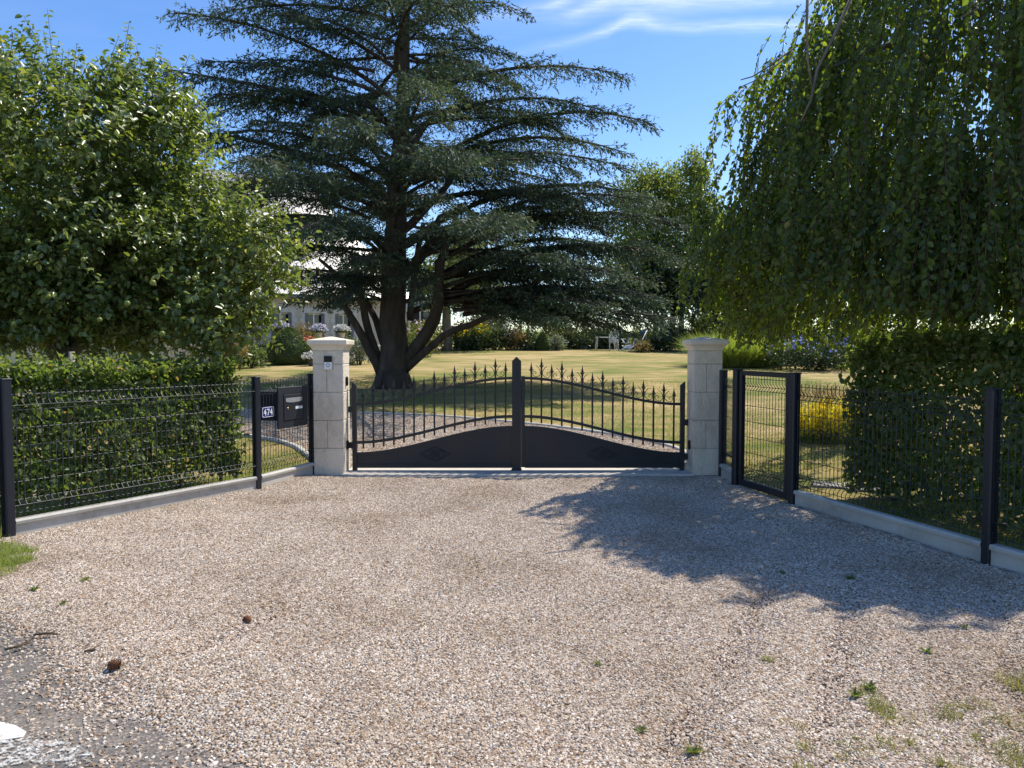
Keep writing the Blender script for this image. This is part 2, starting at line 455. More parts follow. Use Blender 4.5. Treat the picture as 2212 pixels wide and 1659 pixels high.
def asphalt():
    m, N, L = new_mat('asphalt')
    o = N.new('ShaderNodeOutputMaterial')
    b = N.new('ShaderNodeBsdfPrincipled')
    L.new(b.outputs[0], o.inputs[0])
    b.inputs['Roughness'].default_value = 0.85
    b.inputs['Specular IOR Level'].default_value = 0.3
    tc = N.new('ShaderNodeTexCoord')
    v = N.new('ShaderNodeTexVoronoi')
    v.inputs['Scale'].default_value = 110
    L.new(tc.outputs['Object'], v.inputs['Vector'])
    s = N.new('ShaderNodeSeparateColor')
    L.new(v.outputs['Color'], s.inputs[0])
    r = N.new('ShaderNodeValToRGB')
    ramp_set(r, [(0.0, (0.085, 0.080, 0.075)), (0.5, (0.125, 0.117, 0.108)), (0.88, (0.17, 0.155, 0.14)), (1.0, (0.34, 0.29, 0.23))])
    L.new(s.outputs[0], r.inputs[0])
    t = N.new('ShaderNodeTexNoise')
    t.inputs['Scale'].default_value = 2.2
    t.inputs['Detail'].default_value = 5
    L.new(tc.outputs['Object'], t.inputs['Vector'])
    r2 = N.new('ShaderNodeValToRGB')
    ramp_set(r2, [(0.35, (0.85, 0.85, 0.85)), (0.65, (1.5, 1.4, 1.28))])
    L.new(t.outputs['Fac'], r2.inputs[0])
    mu = N.new('ShaderNodeMix')
    mu.data_type, mu.blend_type = 'RGBA', 'MULTIPLY'
    mu.inputs[0].default_value = 1
    L.new(r.outputs[0], mu.inputs[6])
    L.new(r2.outputs[0], mu.inputs[7])
    L.new(mu.outputs[2], b.inputs['Base Color'])
    bp = N.new('ShaderNodeBump')
    bp.inputs['Strength'].default_value = 0.5
    bp.inputs['Distance'].default_value = 0.006
    L.new(v.outputs['Distance'], bp.inputs['Height'])
    L.new(bp.outputs[0], b.inputs['Normal'])
    # road paint, worn through by the stones
    for name, lo, hi in (('paint_solid', 0.30, 0.37), ('paint_worn', 0.50, 0.62)):
        m, N, L = new_mat(name)
        o = N.new('ShaderNodeOutputMaterial')
        b = N.new('ShaderNodeBsdfPrincipled')
        b.inputs['Roughness'].default_value = 0.8
        b.inputs['Base Color'].default_value = (0.58, 0.57, 0.53, 1)
        tc = N.new('ShaderNodeTexCoord')
        t = N.new('ShaderNodeTexNoise')
        t.inputs['Scale'].default_value = 52
        t.inputs['Detail'].default_value = 5
        t.inputs['Roughness'].default_value = 0.7
        L.new(tc.outputs['Object'], t.inputs['Vector'])
        mr = N.new('ShaderNodeMapRange')
        mr.inputs[1].default_value, mr.inputs[2].default_value = lo, hi
        L.new(t.outputs['Fac'], mr.inputs[0])
        tr = N.new('ShaderNodeBsdfTransparent')
        mx = N.new('ShaderNodeMixShader')
        L.new(mr.outputs[0], mx.inputs[0])
        L.new(tr.outputs[0], mx.inputs[1])
        L.new(b.outputs[0], mx.inputs[2])
        L.new(mx.outputs[0], o.inputs[0])


asphalt()


def lawn():
    m, N, L = new_mat('lawn')
    o = N.new('ShaderNodeOutputMaterial')
    b = N.new('ShaderNodeBsdfPrincipled')
    L.new(b.outputs[0], o.inputs[0])
    b.inputs['Roughness'].default_value = 0.95
    b.inputs['Specular IOR Level'].default_value = 0.1
    tc = N.new('ShaderNodeTexCoord')

    def noise(scale, detail, vs=(1, 1, 1), rough=0.6):
        mp = N.new('ShaderNodeMapping')
        mp.inputs['Scale'].default_value = vs
        L.new(tc.outputs['Object'], mp.inputs[0])
        t = N.new('ShaderNodeTexNoise')
        t.inputs['Scale'].default_value = scale
        t.inputs['Detail'].default_value = detail
        t.inputs['Roughness'].default_value = rough
        L.new(mp.outputs[0], t.inputs['Vector'])
        return t.outputs['Fac']
    big = noise(0.22, 4, (1, 1.6, 1))
    mid = noise(1.3, 5, (0.6, 1.5, 1))
    fine = noise(26, 6, (1, 1, 1), 0.75)
    a = N.new('ShaderNodeMath'); a.operation = 'MULTIPLY_ADD'
    L.new(big, a.inputs[0]); a.inputs[1].default_value = 1.1
    L.new(mid, a.inputs[2])
    a2 = N.new('ShaderNodeMath'); a2.operation = 'MULTIPLY_ADD'
    L.new(fine, a2.inputs[0]); a2.inputs[1].default_value = 0.55
    L.new(a.outputs[0], a2.inputs[2])
    mr = N.new('ShaderNodeMapRange')
    mr.inputs[1].default_value, mr.inputs[2].default_value = 0.92, 1.72
    L.new(a2.outputs[0], mr.inputs[0])
    r = N.new('ShaderNodeValToRGB')
    ramp_set(r, [(0.0, (0.11, 0.155, 0.035)), (0.30, (0.19, 0.215, 0.058)), (0.50, (0.33, 0.27, 0.105)), (0.7, (0.47, 0.355, 0.17)), (1.0, (0.56, 0.43, 0.23))])
    L.new(mr.outputs[0], r.inputs[0])
    L.new(r.outputs[0], b.inputs['Base Color'])
    bp = N.new('ShaderNodeBump')
    bp.inputs['Strength'].default_value = 0.9
    bp.inputs['Distance'].default_value = 0.05
    L.new(fine, bp.inputs['Height'])
    L.new(bp.outputs[0], b.inputs['Normal'])


lawn()

# ------------------------------------------------------------------ object helpers


def tag(o, label=None, cat=None, group=None, kind=None):
    if label: o['label'] = label
    if cat: o['category'] = cat
    if group: o['group'] = group
    if kind: o['kind'] = kind
    return o


def thing(name, loc, label, cat, group=None):
    o = bpy.data.objects.new(name, None)
    o.empty_display_size = 0.2
    col.objects.link(o)
    o.location = [float(v) for v in loc]
    return tag(o, label, cat, group)


def origin_of(o):
    p = Vector((0, 0, 0))
    while o is not None:
        p += o.location
        o = o.parent
    return np.array(p)


def link(name, me, mat, parent=None):
    o = bpy.data.objects.new(name, me)
    col.objects.link(o)
    if mat:
        me.materials.append(MATS[mat])
    if parent is not None:
        o.parent = parent
    return o


class MB:
    """collects simple solids (world coordinates) and links them as ONE mesh"""

    def __init__(s):
        s.v, s.f, s.sm = [], [], []

    def add(s, verts, faces, smooth=False):
        b = len(s.v)
        s.v.extend([tuple(map(float, p)) for p in verts])
        s.f.extend([[i + b for i in f] for f in faces])
        s.sm.extend([smooth] * len(faces))
        return s

    def box(s, c, size, ax=(1, 0, 0), up=(0, 0, 1), bev=0.0):
        """box centred at c, size (along ax, across, along up); bev chamfers all edges"""
        ax, up = Vector(ax).normalized(), Vector(up).normalized()
        ay = up.cross(ax).normalized()
        up = ax.cross(ay)
        c = Vector(c)
        hx, hy, hz = [q / 2 for q in size]
        if bev <= 0:
            V = [c + ax * (i * hx) + ay * (j * hy) + up * (k * hz) for k in (-1, 1) for j in (-1, 1) for i in (-1, 1)]
            F = [(0, 2, 3, 1), (4, 5, 7, 6), (0, 1, 5, 4), (2, 6, 7, 3), (0, 4, 6, 2), (1, 3, 7, 5)]
            return s.add(V, F)
        V, idx = [], {}
        h = (hx, hy, hz)
        for sx in (-1, 1):
            for sy in (-1, 1):
                for sz in (-1, 1):
                    for a in range(3):
                        q = [sx * (hx - bev), sy * (hy - bev), sz * (hz - bev)]
                        q[a] = (sx, sy, sz)[a] * h[a]
                        idx[(sx, sy, sz, a)] = len(V)
                        V.append(c + ax * q[0] + ay * q[1] + up * q[2])
        F = []
        for a in range(3):
            for sg in (-1, 1):
                o1, o2 = [k for k in range(3) if k != a]
                ring = []
                for (p, q) in ((-1, -1), (1, -1), (1, 1), (-1, 1)):
                    t = [0, 0, 0]; t[a] = sg; t[o1] = p; t[o2] = q
                    ring.append(idx[(*t, a)])
                F.append(ring)
        for a in range(3):
            o1, o2 = [k for k in range(3) if k != a]
            for p in (-1, 1):
                for q in (-1, 1):
                    t = [0, 0, 0]; t[o1] = p; t[o2] = q
                    lo, hi = list(t), list(t)
                    lo[a], hi[a] = -1, 1
                    F.append([idx[(*lo, o1)], idx[(*hi, o1)], idx[(*hi, o2)], idx[(*lo, o2)]])
        for sx in (-1, 1):
            for sy in (-1, 1):
                for sz in (-1, 1):
                    F.append([idx[(sx, sy, sz, a)] for a in range(3)])
        return s.add(V, F)

    def tube(s, pts, rad, seg=6, cap=True, smooth=True, flat=None):
        pts = [Vector(p) for p in pts]
        n = len(pts)
        if isinstance(rad, (int, float)):
            rad = [rad] * n
        V, F = [], []
        d0 = (pts[1] - pts[0]).normalized()
        ref = Vector((0, 0, 1)) if abs(d0.z) < 0.9 else Vector((1, 0, 0))
        nx = d0.cross(ref).normalized()
        for i, p in enumerate(pts):
            d = (pts[min(i + 1, n - 1)] - pts[max(i - 1, 0)])
            d = d.normalized() if d.length > 1e-9 else d0
            nx = (nx - d * nx.dot(d)).normalized()
            ny = d.cross(nx)
            for k in range(seg):
                a = 2 * math.pi * (k + 0.5) / seg
                V.append(p + (nx * math.cos(a) + ny * math.sin(a)) * rad[i])
        for i in range(n - 1):
            for k in range(seg):
                k2 = (k + 1) % seg
                F.append((i * seg + k, i * seg + k2, (i + 1) * seg + k2, (i + 1) * seg + k))
        if cap:
            F.append(tuple(range(seg - 1, -1, -1)))
            F.append(tuple((n - 1) * seg + k for k in range(seg)))
        return s.add(V, F, smooth)

    def lathe(s, c, prof, seg=12, smooth=True, ax=(0, 0, 1)):
        """prof: (radius, height) pairs around axis through c"""
        ax = Vector(ax).normalized()
        ref = Vector((1, 0, 0)) if abs(ax.x) < 0.9 else Vector((0, 1, 0))
        nx = (ref - ax * ref.dot(ax)).normalized()
        ny = ax.cross(nx)
        c = Vector(c)
        V, F = [], []
        for r_, h in prof:
            for k in range(seg):
                a = 2 * math.pi * (k + 0.5) / seg
                V.append(c + ax * h + (nx * math.cos(a) + ny * math.sin(a)) * max(r_, 1e-4))
        for i in range(len(prof) - 1):
            for k in range(seg):
                k2 = (k + 1) % seg
                F.append((i * seg + k, i * seg + k2, (i + 1) * seg + k2, (i + 1) * seg + k))
        F.append(tuple(range(seg - 1, -1, -1)))
        F.append(tuple((len(prof) - 1) * seg + k for k in range(seg)))
        return s.add(V, F, smooth)

    def extrude(s, outline, A, B, up=(0, 0, 1)):
        """outline: (across, height) points swept straight from A to B"""
        A, B, up = Vector(A), Vector(B), Vector(up)
        d = (B - A).normalized()
        n = d.cross(up).normalized()
        k = len(outline)
        V = [Q + n * a + up * h for Q in (A, B) for a, h in outline]
        F = [(i, (i + 1) % k, k + (i + 1) % k, k + i) for i in range(k)]
        F += [tuple(range(k - 1, -1, -1)), tuple(range(k, 2 * k))]
        return s.add(V, F)

    def plate(s, outline, o, ex, ey, thick):
        """outline (a, b) in the plane o + a*ex + b*ey, thickened along ex x ey"""
        o, ex, ey = Vector(o), Vector(ex), Vector(ey)
        n = ex.cross(ey).normalized() * thick
        k = len(outline)
        V = [o + ex * a + ey * b + q for q in (Vector((0, 0, 0)), n) for a, b in outline]
        F = [(i, (i + 1) % k, k + (i + 1) % k, k + i) for i in range(k)]
        F += [tuple(range(k - 1, -1, -1)), tuple(range(k, 2 * k))]
        return s.add(V, F)

    def build(s, name, mat, parent=None):
        o0 = origin_of(parent) if parent is not None else np.zeros(3)
        me = bpy.data.meshes.new(name)
        me.from_pydata([tuple(np.array(p) - o0) for p in s.v], [], s.f)
        me.polygons.foreach_set('use_smooth', s.sm)
        me.update()
        import bmesh
        bm = bmesh.new()
        bm.from_mesh(me)
        bmesh.ops.recalc_face_normals(bm, faces=bm.faces)
        bm.to_mesh(me)
        bm.free()
        return link(name, me, mat, parent)


def fast_mesh(name, V, Q, mat, parent=None, rnd=None, smooth=False):
    """V (n,3) world coords, Q (m,k) face indices -> one object"""
    o0 = origin_of(parent) if parent is not None else np.zeros(3)
    V = np.ascontiguousarray(np.asarray(V, float) - o0, dtype=np.float32)
    Q = np.ascontiguousarray(Q, dtype=np.int32)
    me = bpy.data.meshes.new(name)
    me.vertices.add(len(V))
    me.vertices.foreach_set('co', V.ravel())
    m, k = Q.shape
    me.loops.add(m * k)
    me.loops.foreach_set('vertex_index', Q.ravel())
    me.polygons.add(m)
    me.polygons.foreach_set('loop_start', np.arange(0, m * k, k, dtype=np.int32))
    if smooth:
        me.polygons.foreach_set('use_smooth', np.ones(m, bool))
    me.update(calc_edges=True)
    if rnd is not None:
        a = me.attributes.new('rnd', 'FLOAT', 'POINT')
        a.data.foreach_set('value', np.ascontiguousarray(rnd, dtype=np.float32))
    return link(name, me, mat, parent)


def unit(a):
    return a / np.maximum(np.linalg.norm(a, axis=-1, keepdims=True), 1e-9)


def rvec(n):
    return unit(rng.normal(size=(n, 3)))


class Leaves:
    def __init__(s):
        s.V, s.Q, s.r, s.n = [], [], [], 0

    def add(s, P_, A, Nn, L, W, rnd=None, kind='oval', fold=0.18, curl=0.18):
        """P_ base points, A axis, Nn rough normal, L length, W width (arrays)"""
        n = len(P_)
        if n == 0:
            return s
        A = unit(A)
        B = unit(np.cross(A, Nn))
        Nn = np.cross(B, A)
        L = np.broadcast_to(np.asarray(L, float).reshape(-1, 1), (n, 1))
        W = np.broadcast_to(np.asarray(W, float).reshape(-1, 1), (n, 1))
        if rnd is None:
            rnd = rng.random(n)
        if kind == 'oval':
            pts = [P_, P_ + A * L * .30 - B * W * .46 + Nn * W * fold, P_ + A * L * .70 - B * W * .40 + Nn * (W * fold - L * curl * .35),
                   P_ + A * L - Nn * L * curl, P_ + A * L * .70 + B * W * .40 + Nn * (W * fold - L * curl * .35),
                   P_ + A * L * .30 + B * W * .46 + Nn * W * fold]
            V = np.stack(pts, 1).reshape(-1, 3)
            b = (np.arange(n) * 6)[:, None] + s.n
            Q = np.concatenate([b + np.array([[0, 1, 2, 3]]), b + np.array([[0, 3, 4, 5]])], 0)
            k = 6
        else:
            pts = [P_, P_ + A * L * .45 - B * W * .5, P_ + A * L, P_ + A * L * .45 + B * W * .5]
            V = np.stack(pts, 1).reshape(-1, 3)
            Q = (np.arange(n) * 4)[:, None] + s.n + np.array([[0, 1, 2, 3]])
            k = 4
        s.V.append(V); s.Q.append(Q); s.r.append(np.repeat(rnd, k)); s.n += n * k
        return s

    def blades(s, base, tip_dir, L, W, bend, rnd=None, seg=4):
        """arching grass blades: base points, start direction, length, width, droop"""
        n = len(base)
        if rnd is None:
            rnd = rng.random(n)
        D = unit(tip_dir)
        side = unit(np.cross(D, np.tile([0., 0., 1.], (n, 1))) + rng.normal(size=(n, 3)) * .25)
        L = np.broadcast_to(np.asarray(L, float).reshape(-1, 1), (n, 1))
        W = np.broadcast_to(np.asarray(W, float).reshape(-1, 1), (n, 1))
        bend = np.broadcast_to(np.asarray(bend, float).reshape(-1, 1), (n, 1))
        hor = D * np.array([1, 1, 0])
        rows = []
        for i in range(seg + 1):
            t = i / seg
            c = base + D * L * t + (hor * 1.0 - np.array([0, 0, 1.0]) * .9) * L * bend * t * t
            w = W * (1 - t * .92) * .5
            rows += [c - side * w, c + side * w]
        V = np.stack(rows, 1).reshape(-1, 3)
        k = 2 * (seg + 1)
        b = (np.arange(n) * k)[:, None] + s.n
        Q = np.concatenate([b + np.array([[2 * i, 2 * i + 1, 2 * i + 3, 2 * i + 2]]) for i in range(seg)], 0)
        s.V.append(V); s.Q.append(Q); s.r.append(np.repeat(rnd, k)); s.n += n * k
        return s

    def build(s, name, mat, parent=None):
        return fast_mesh(name, np.concatenate(s.V), np.concatenate(s.Q), mat, parent, np.concatenate(s.r))


def twig_mesh(name, A, B, ra, rb, mat, parent=None):
    """many thin three-sided twigs as one mesh"""
    n = len(A)
    D = unit(B - A)
    X = unit(np.cross(D, rvec(n)))
    Y = np.cross(D, X)
    ra = np.broadcast_to(np.asarray(ra, float).reshape(-1, 1), (n, 1))
    rb = np.broadcast_to(np.asarray(rb, float).reshape(-1, 1), (n, 1))
    rows = []
    for c, r_ in ((A, ra), (B, rb)):
        for k in range(3):
            a = 2 * math.pi * k / 3
            rows.append(c + (X * math.cos(a) + Y * math.sin(a)) * r_)
    V = np.stack(rows, 1).reshape(-1, 3)
    b = (np.arange(n) * 6)[:, None]
    Q = np.concatenate([b + np.array([[k, (k + 1) % 3, 3 + (k + 1) % 3, 3 + k]]) for k in range(3)], 0)
    return fast_mesh(name, V, Q, mat, parent, smooth=True)


def grid_sheet(name, xs, ys, zf, mat, mask=None, attr=None):
    X, Y = np.meshgrid(xs, ys)
    Z = zf(X, Y)
    nx, ny = len(xs), len(ys)
    V = np.stack([X, Y, Z], -1).reshape(-1, 3)
    i = np.arange(nx * ny).reshape(ny, nx)
    Q = np.stack([i[:-1, :-1], i[:-1, 1:], i[1:, 1:], i[1:, :-1]], -1).reshape(-1, 4)
    if mask is not None:
        M = mask(X, Y).reshape(-1)
        Q = Q[M[Q].all(1)]
        used = np.unique(Q)
        re = np.full(nx * ny, -1)
        re[used] = np.arange(len(used))
        V, Q = V[used], re[Q]
    o = fast_mesh(name, V, Q, mat, smooth=True)
    return o

# ================================================================== THE SETTING
FA, FB, FC = G(20, 1168, 0), G(556, 1060, 0), G(676, 1027, 0)          # posts of the left fence
FD, FE, FF, FG = G(1560, 1030, 0), G(1590, 1052, 0), G(1706, 1090, 0), G(2135, 1222, 0)   # posts of the right fence
FH = FG + (FG - FF) / np.linalg.norm(FG - FF) * 2.5


def build_ground():
    ys = np.concatenate([np.linspace(-40, -4, 7), np.arange(-3, 9.0, .5), np.arange(9.0, 10.2, .1), np.arange(10.3, 48, .5), np.geomspace(48.5, 1500, 24)])
    xs = np.concatenate([-np.geomspace(1200, 31, 14), np.arange(-30, 30.1, 1.0), np.geomspace(31, 1200, 14)])
    o = grid_sheet('ground', xs, ys, lambda X, Y: tz(X, Y) - 0.004 + 0.03 * (vnoise(X * .35, Y * .35) - .5) * (Y > 16), 'lawn')
    tag(o, kind='structure')


build_ground()


def road_d(x, y):
    """signed distance from the road edge, positive on the gravel"""
    return (y - (3.58 - 0.80 * (x + 2.63))) / 1.28


def xl(y): return np.interp(y, [0, 4.4, 5.0, 5.75, 8.9, 9.6], [-5.6, -5.0, -4.5, -4.02, -2.42, -2.36])
def xr(y): return np.interp(y, [0, 2.7, 5.17, 7.2, 8.8, 9.6], [4.4, 3.92, 3.30, 2.68, 2.46, 2.40])


def gravel_z(x, y):
    x = np.asarray(x, float); y = np.asarray(y, float)
    rut = 0.0
    for cx in (1.5, 2.05, 2.9, -1.2):
        d = (x - cx + 0.55 * (4.4 - y))
        rut = rut - 0.030 * np.exp(-(d / .09) ** 2) + 0.020 * np.exp(-((d - .20) / .10) ** 2) + .012 * np.exp(-((d + .2) / .1) ** 2)
    rut = rut * sstep(5.2, 4.2, y) * sstep(2.2, 3.0, y)
    edge = 0.05 * sstep(.5, 0, x - xl(y)) * (y > 5.3) + 0.03 * sstep(.5, 0, xr(y) - x)
    z = 0.028 * (vnoise(x * 1.3 + 9, y * 1.3) - .5) + 0.020 * (vnoise(x * 3.4, y * 3.4 + 5) - .5) + 0.008 * (vnoise(x * 9, y * 9) - .5)
    rd = sstep(0., .5, road_d(x, y))
    out = 0.004 + (z + rut) * sstep(9.0, 8.6, y) + edge * sstep(9.0, 8.4, y)
    return out * rd - 0.040 * (1 - rd)


def build_gravel():
    xs, ys = np.arange(-5.6, 4.5, .06), np.arange(1.5, 9.0, .06)

    def mask(X, Y):
        return (X > xl(Y)) & (X < xr(Y)) & (road_d(X, Y) + .5 * (vnoise(X * 2.2, Y * 2.2) - .5) > -.05)
    tag(grid_sheet('gravel_forecourt', xs, ys, gravel_z, 'gravel_bed', mask), kind='structure')
    tag(grid_sheet('road', np.arange(-9, 9.1, .3), np.arange(-6, 6, .3), lambda X, Y: -0.016 + 0 * X, 'asphalt',
                   lambda X, Y: road_d(X, Y) < 1.1), kind='structure')


build_gravel()

LEFT_KERB = [G(*p) for p in ((686, 1004), (672, 990), (640, 966), (600, 953), (555, 945), (500, 940), (430, 936), (330, 934))]
FAR_KERB = [G(*p) for p in ((330, 884), (480, 886), (560, 887), (680, 890), (770, 893), (900, 897), (1010, 904), (1125, 915), (1220, 925), (1300, 936), (1400, 954), (1480, 972))] + [np.array((2.42, 9.75, tz(0, 9.75)))]


def smooth_line(pts, n=60):
    pts = np.array(pts)
    d = np.concatenate([[0], np.cumsum(np.linalg.norm(np.diff(pts, axis=0), axis=1))])
    t = np.linspace(0, d[-1], n)
    q = np.stack([np.interp(t, d, pts[:, k]) for k in range(3)], 1)
    for _ in range(6):
        q[1:-1] = .25 * q[:-2] + .5 * q[1:-1] + .25 * q[2:]
    return q


def kerb(line, w=.075, h=.045):
    q = smooth_line(line)
    t = unit(np.gradient(q, axis=0) * [1, 1, 0])
    n = np.stack([-t[:, 1], t[:, 0], 0 * t[:, 0]], 1)
    z = tz(q[:, 0], q[:, 1])
    rows = []
    for a, hh in ((-1, -.1), (-1, h - .012), (-.7, h), (.7, h), (1, h - .012), (1, -.1)):
        r_ = q + n * a * w / 2
        r_[:, 2] = z + hh
        rows.append(r_)
    V = np.stack(rows, 1).reshape(-1, 3)
    k = 6
    b = (np.arange(len(q) - 1) * k)[:, None]
    Q = np.concatenate([b + np.array([[i, i + 1, k + i + 1, k + i]]) for i in range(k - 1)], 0)
    o = fast_mesh('kerb', V, Q, 'concrete')
    tag(o, kind='structure')


kerb(LEFT_KERB)
kerb(FAR_KERB)


def in_poly(X, Y, poly):
    inside = np.zeros(X.shape, bool)
    j = len(poly) - 1
    for i in range(len(poly)):
        xi, yi, xj, yj = poly[i][0], poly[i][1], poly[j][0], poly[j][1]
        c = ((yi > Y) != (yj > Y)) & (X < (xj - xi) * (Y - yi) / (yj - yi + 1e-12) + xi)
        inside ^= c
        j = i
    return inside


DRIVE = list(smooth_line(FAR_KERB)) + [np.array((2.4, 9.2, 0)), np.array((-2.36, 9.2, 0))] + list(smooth_line(LEFT_KERB))
drive_z = lambda X, Y: np.where(Y < 9.8, 0.006 + 0 * X, 0) + np.where(Y < 9.8, 0, tz(X, Y) + .012) + .012 * (vnoise(X * 3, Y * 3) - .5)
tag(grid_sheet('gravel_drive', np.arange(-12, 3, .05), np.arange(9.2, 16, .05), drive_z, 'gravel_drive',
               lambda X, Y: in_poly(X, Y, DRIVE)), kind='structure')

m = MB()
m.box((0.07, 9.02, -.03), (4.20, .56, .12), bev=.008)
tag(m.build('threshold', 'concrete_pale'), kind='structure')

m = MB()
for pts in ([G(850 - 850 - 240, 1552, 0), G(0, 1553, 0), G(34, 1561, 0), G(57, 1575, 0), G(50, 1586, 0), G(0, 1593, 0), G(-240, 1600, 0)],):
    m.plate([(p[0], p[1]) for p in pts], (0, 0, -.0125), (1, 0, 0), (0, 1, 0), .003)
tag(m.build('road_marking', 'paint_solid'), kind='structure')
m = MB()
m.plate([(G(a, b, 0)[0], G(a, b, 0)[1]) for a, b in ((-200, 1606), (60, 1588), (165, 1600), (205, 1622), (150, 1644), (60, 1640), (-60, 1660))], (0, 0, -.0125), (1, 0, 0), (0, 1, 0), .003)
tag(m.build('road_marking', 'paint_worn'), kind='structure')

m = MB()
for (a, b, w, h) in ((1806, 1056, .40, .30), (1880, 1064, .38, .30)):
    p = G(a, b, 0)
    m.box((p[0] + .1, p[1] + .35, -.035), (w, h, .06), ax=(1, -.35, 0), bev=.008)
tag(m.build('paving', 'paving'), kind='structure')

# gravel path and bed edging in front of the house
m = MB()
c = [G(*p) for p in ((330, 786), (545, 781), (660, 776), (760, 771), (930, 757), (985, 752), (880, 748), (640, 768), (330, 778))]
V = [p + np.array((0, 0, .02)) for p in c]
m.add(V, [tuple(range(len(V)))])
tag(m.build('path', 'gravel_drive'), kind='structure')


def stones(name, poly_mask, zf, xs, ys, dens_fn, maxd, rlo, rhi):
    """loose stones strewn over a patch of ground with geometry nodes"""
    o = grid_sheet(name, xs, ys, zf, None, poly_mask)
    me = o.data
    co = np.zeros(len(me.vertices) * 3, np.float32)
    me.vertices.foreach_get('co', co)
    co = co.reshape(-1, 3)
    a = me.attributes.new('dens', 'FLOAT', 'POINT')
    a.data.foreach_set('value', dens_fn(co[:, 0], co[:, 1]).astype(np.float32))
    ng = bpy.data.node_groups.new('strewn_stones', 'GeometryNodeTree')
    ng.interface.new_socket('Geometry', in_out='INPUT', socket_type='NodeSocketGeometry')
    ng.interface.new_socket('Geometry', in_out='OUTPUT', socket_type='NodeSocketGeometry')
    N, L = ng.nodes, ng.links
    gi, go = N.new('NodeGroupInput'), N.new('NodeGroupOutput')
    na = N.new('GeometryNodeInputNamedAttribute')
    na.data_type = 'FLOAT'
    na.inputs['Name'].default_value = 'dens'
    mu = N.new('ShaderNodeMath')
    mu.operation = 'MULTIPLY'
    mu.inputs[1].default_value = maxd
    L.new(na.outputs['Attribute'], mu.inputs[0])
    dp = N.new('GeometryNodeDistributePointsOnFaces')
    L.new(gi.outputs[0], dp.inputs['Mesh'])
    L.new(mu.outputs[0], dp.inputs['Density'])
    gti = N.new('GeometryNodeGeometryToInstance')
    for seed in range(4):
        ic = N.new('GeometryNodeMeshIcoSphere')
        ic.inputs['Subdivisions'].default_value = 2 if seed < 3 else 1
        ic.inputs['Radius'].default_value = 1.0
        sp = N.new('GeometryNodeSetPosition')
        L.new(ic.outputs['Mesh'], sp.inputs['Geometry'])
        nz = N.new('ShaderNodeTexNoise')
        nz.noise_dimensions = '4D'
        nz.inputs['Scale'].default_value = 1.25
        nz.inputs['Detail'].default_value = 1.0
        nz.inputs['W'].default_value = 3.7 * seed + 1
        sb = N.new('ShaderNodeVectorMath')
        sb.operation = 'SUBTRACT'
        sb.inputs[1].default_value = (0.5, 0.5, 0.5)
        L.new(nz.outputs['Color'], sb.inputs[0])
        sl = N.new('ShaderNodeVectorMath')
        sl.operation = 'MULTIPLY'
        sl.inputs[1].default_value = (2.0, 1.8, 1.5)
        L.new(sb.outputs[0], sl.inputs[0])
        L.new(sl.outputs[0], sp.inputs['Offset'])
        sm = N.new('GeometryNodeSetMaterial')
        sm.inputs['Material'].default_value = MATS['gravel_stone']
        L.new(sp.outputs[0], sm.inputs['Geometry'])
        L.new(sm.outputs[0], gti.inputs[0])
    ip = N.new('GeometryNodeInstanceOnPoints')
    L.new(dp.outputs['Points'], ip.inputs['Points'])
    L.new(gti.outputs[0], ip.inputs['Instance'])
    ip.inputs['Pick Instance'].default_value = True
    rr = N.new('FunctionNodeRandomValue')
    rr.data_type = 'FLOAT_VECTOR'
    rr.inputs[0].default_value = (-0.7, -0.7, 0)
    rr.inputs[1].default_value = (0.7, 0.7, 6.28)
    L.new(rr.outputs[0], ip.inputs['Rotation'])
    rs = N.new('FunctionNodeRandomValue')
    rs.data_type = 'FLOAT_VECTOR'
    rs.inputs[0].default_value = (rlo, rlo * .8, rlo * .55)
    rs.inputs[1].default_value = (rhi, rhi * .9, rhi * .6)
    rs.inputs['Seed'].default_value = 5
    L.new(rs.outputs[0], ip.inputs['Scale'])
    L.new(ip.outputs[0], go.inputs[0])
    md = o.modifiers.new('stones', 'NODES')
    md.node_group = ng
    tag(o, 'loose pale flint and tan gravel stones spread over the ground', 'gravel', kind='stuff')
    return o


def dens1(x, y):
    rd = road_d(x, y) + .55 * (vnoise(x * 1.7 + 3, y * 1.7) - .5) + .45 * (vnoise(x * 6, y * 6) - .5)
    d = .045 * sstep(-.6, .0, rd) + .40 * sstep(-.15, .25, rd) + .53 * sstep(.0, .50, rd)
    d = d + .002
    d = d * (1 - .45 * sstep(.52, .75, vnoise(x * .9 + 20, y * 1.5 + 4)) * sstep(4.6, 3.2, y))
    soil = sstep(1.25, 2.3, x) * sstep(3.7, 2.75, y) * (.25 + .5 * vnoise(x * 3.3, y * 3.3))
    return np.clip(d * (1 - .8 * soil), 0, 1)


stones('gravel_stones', lambda X, Y: (X > xl(Y) + .02) & (X < xr(Y) - .02) & (np.abs(X) < .72 * Y + 1.6) & (road_d(X, Y) > -1.1) & (Y < 8.72),
       lambda X, Y: np.maximum(gravel_z(X, Y) - .002, -.014), np.arange(-5.4, 4.4, .06), np.arange(1.9, 8.9, .06), dens1, 11000, .0042, .0105)
stones('gravel_stones', lambda X, Y: in_poly(X, Y, DRIVE) & (Y > 9.3) & (X > -7), drive_z, np.arange(-7, 3, .06), np.arange(9.3, 15.3, .06),
       lambda x, y: np.ones_like(x), 2600, .008, .016)

# ================================================================== GATE PILLARS


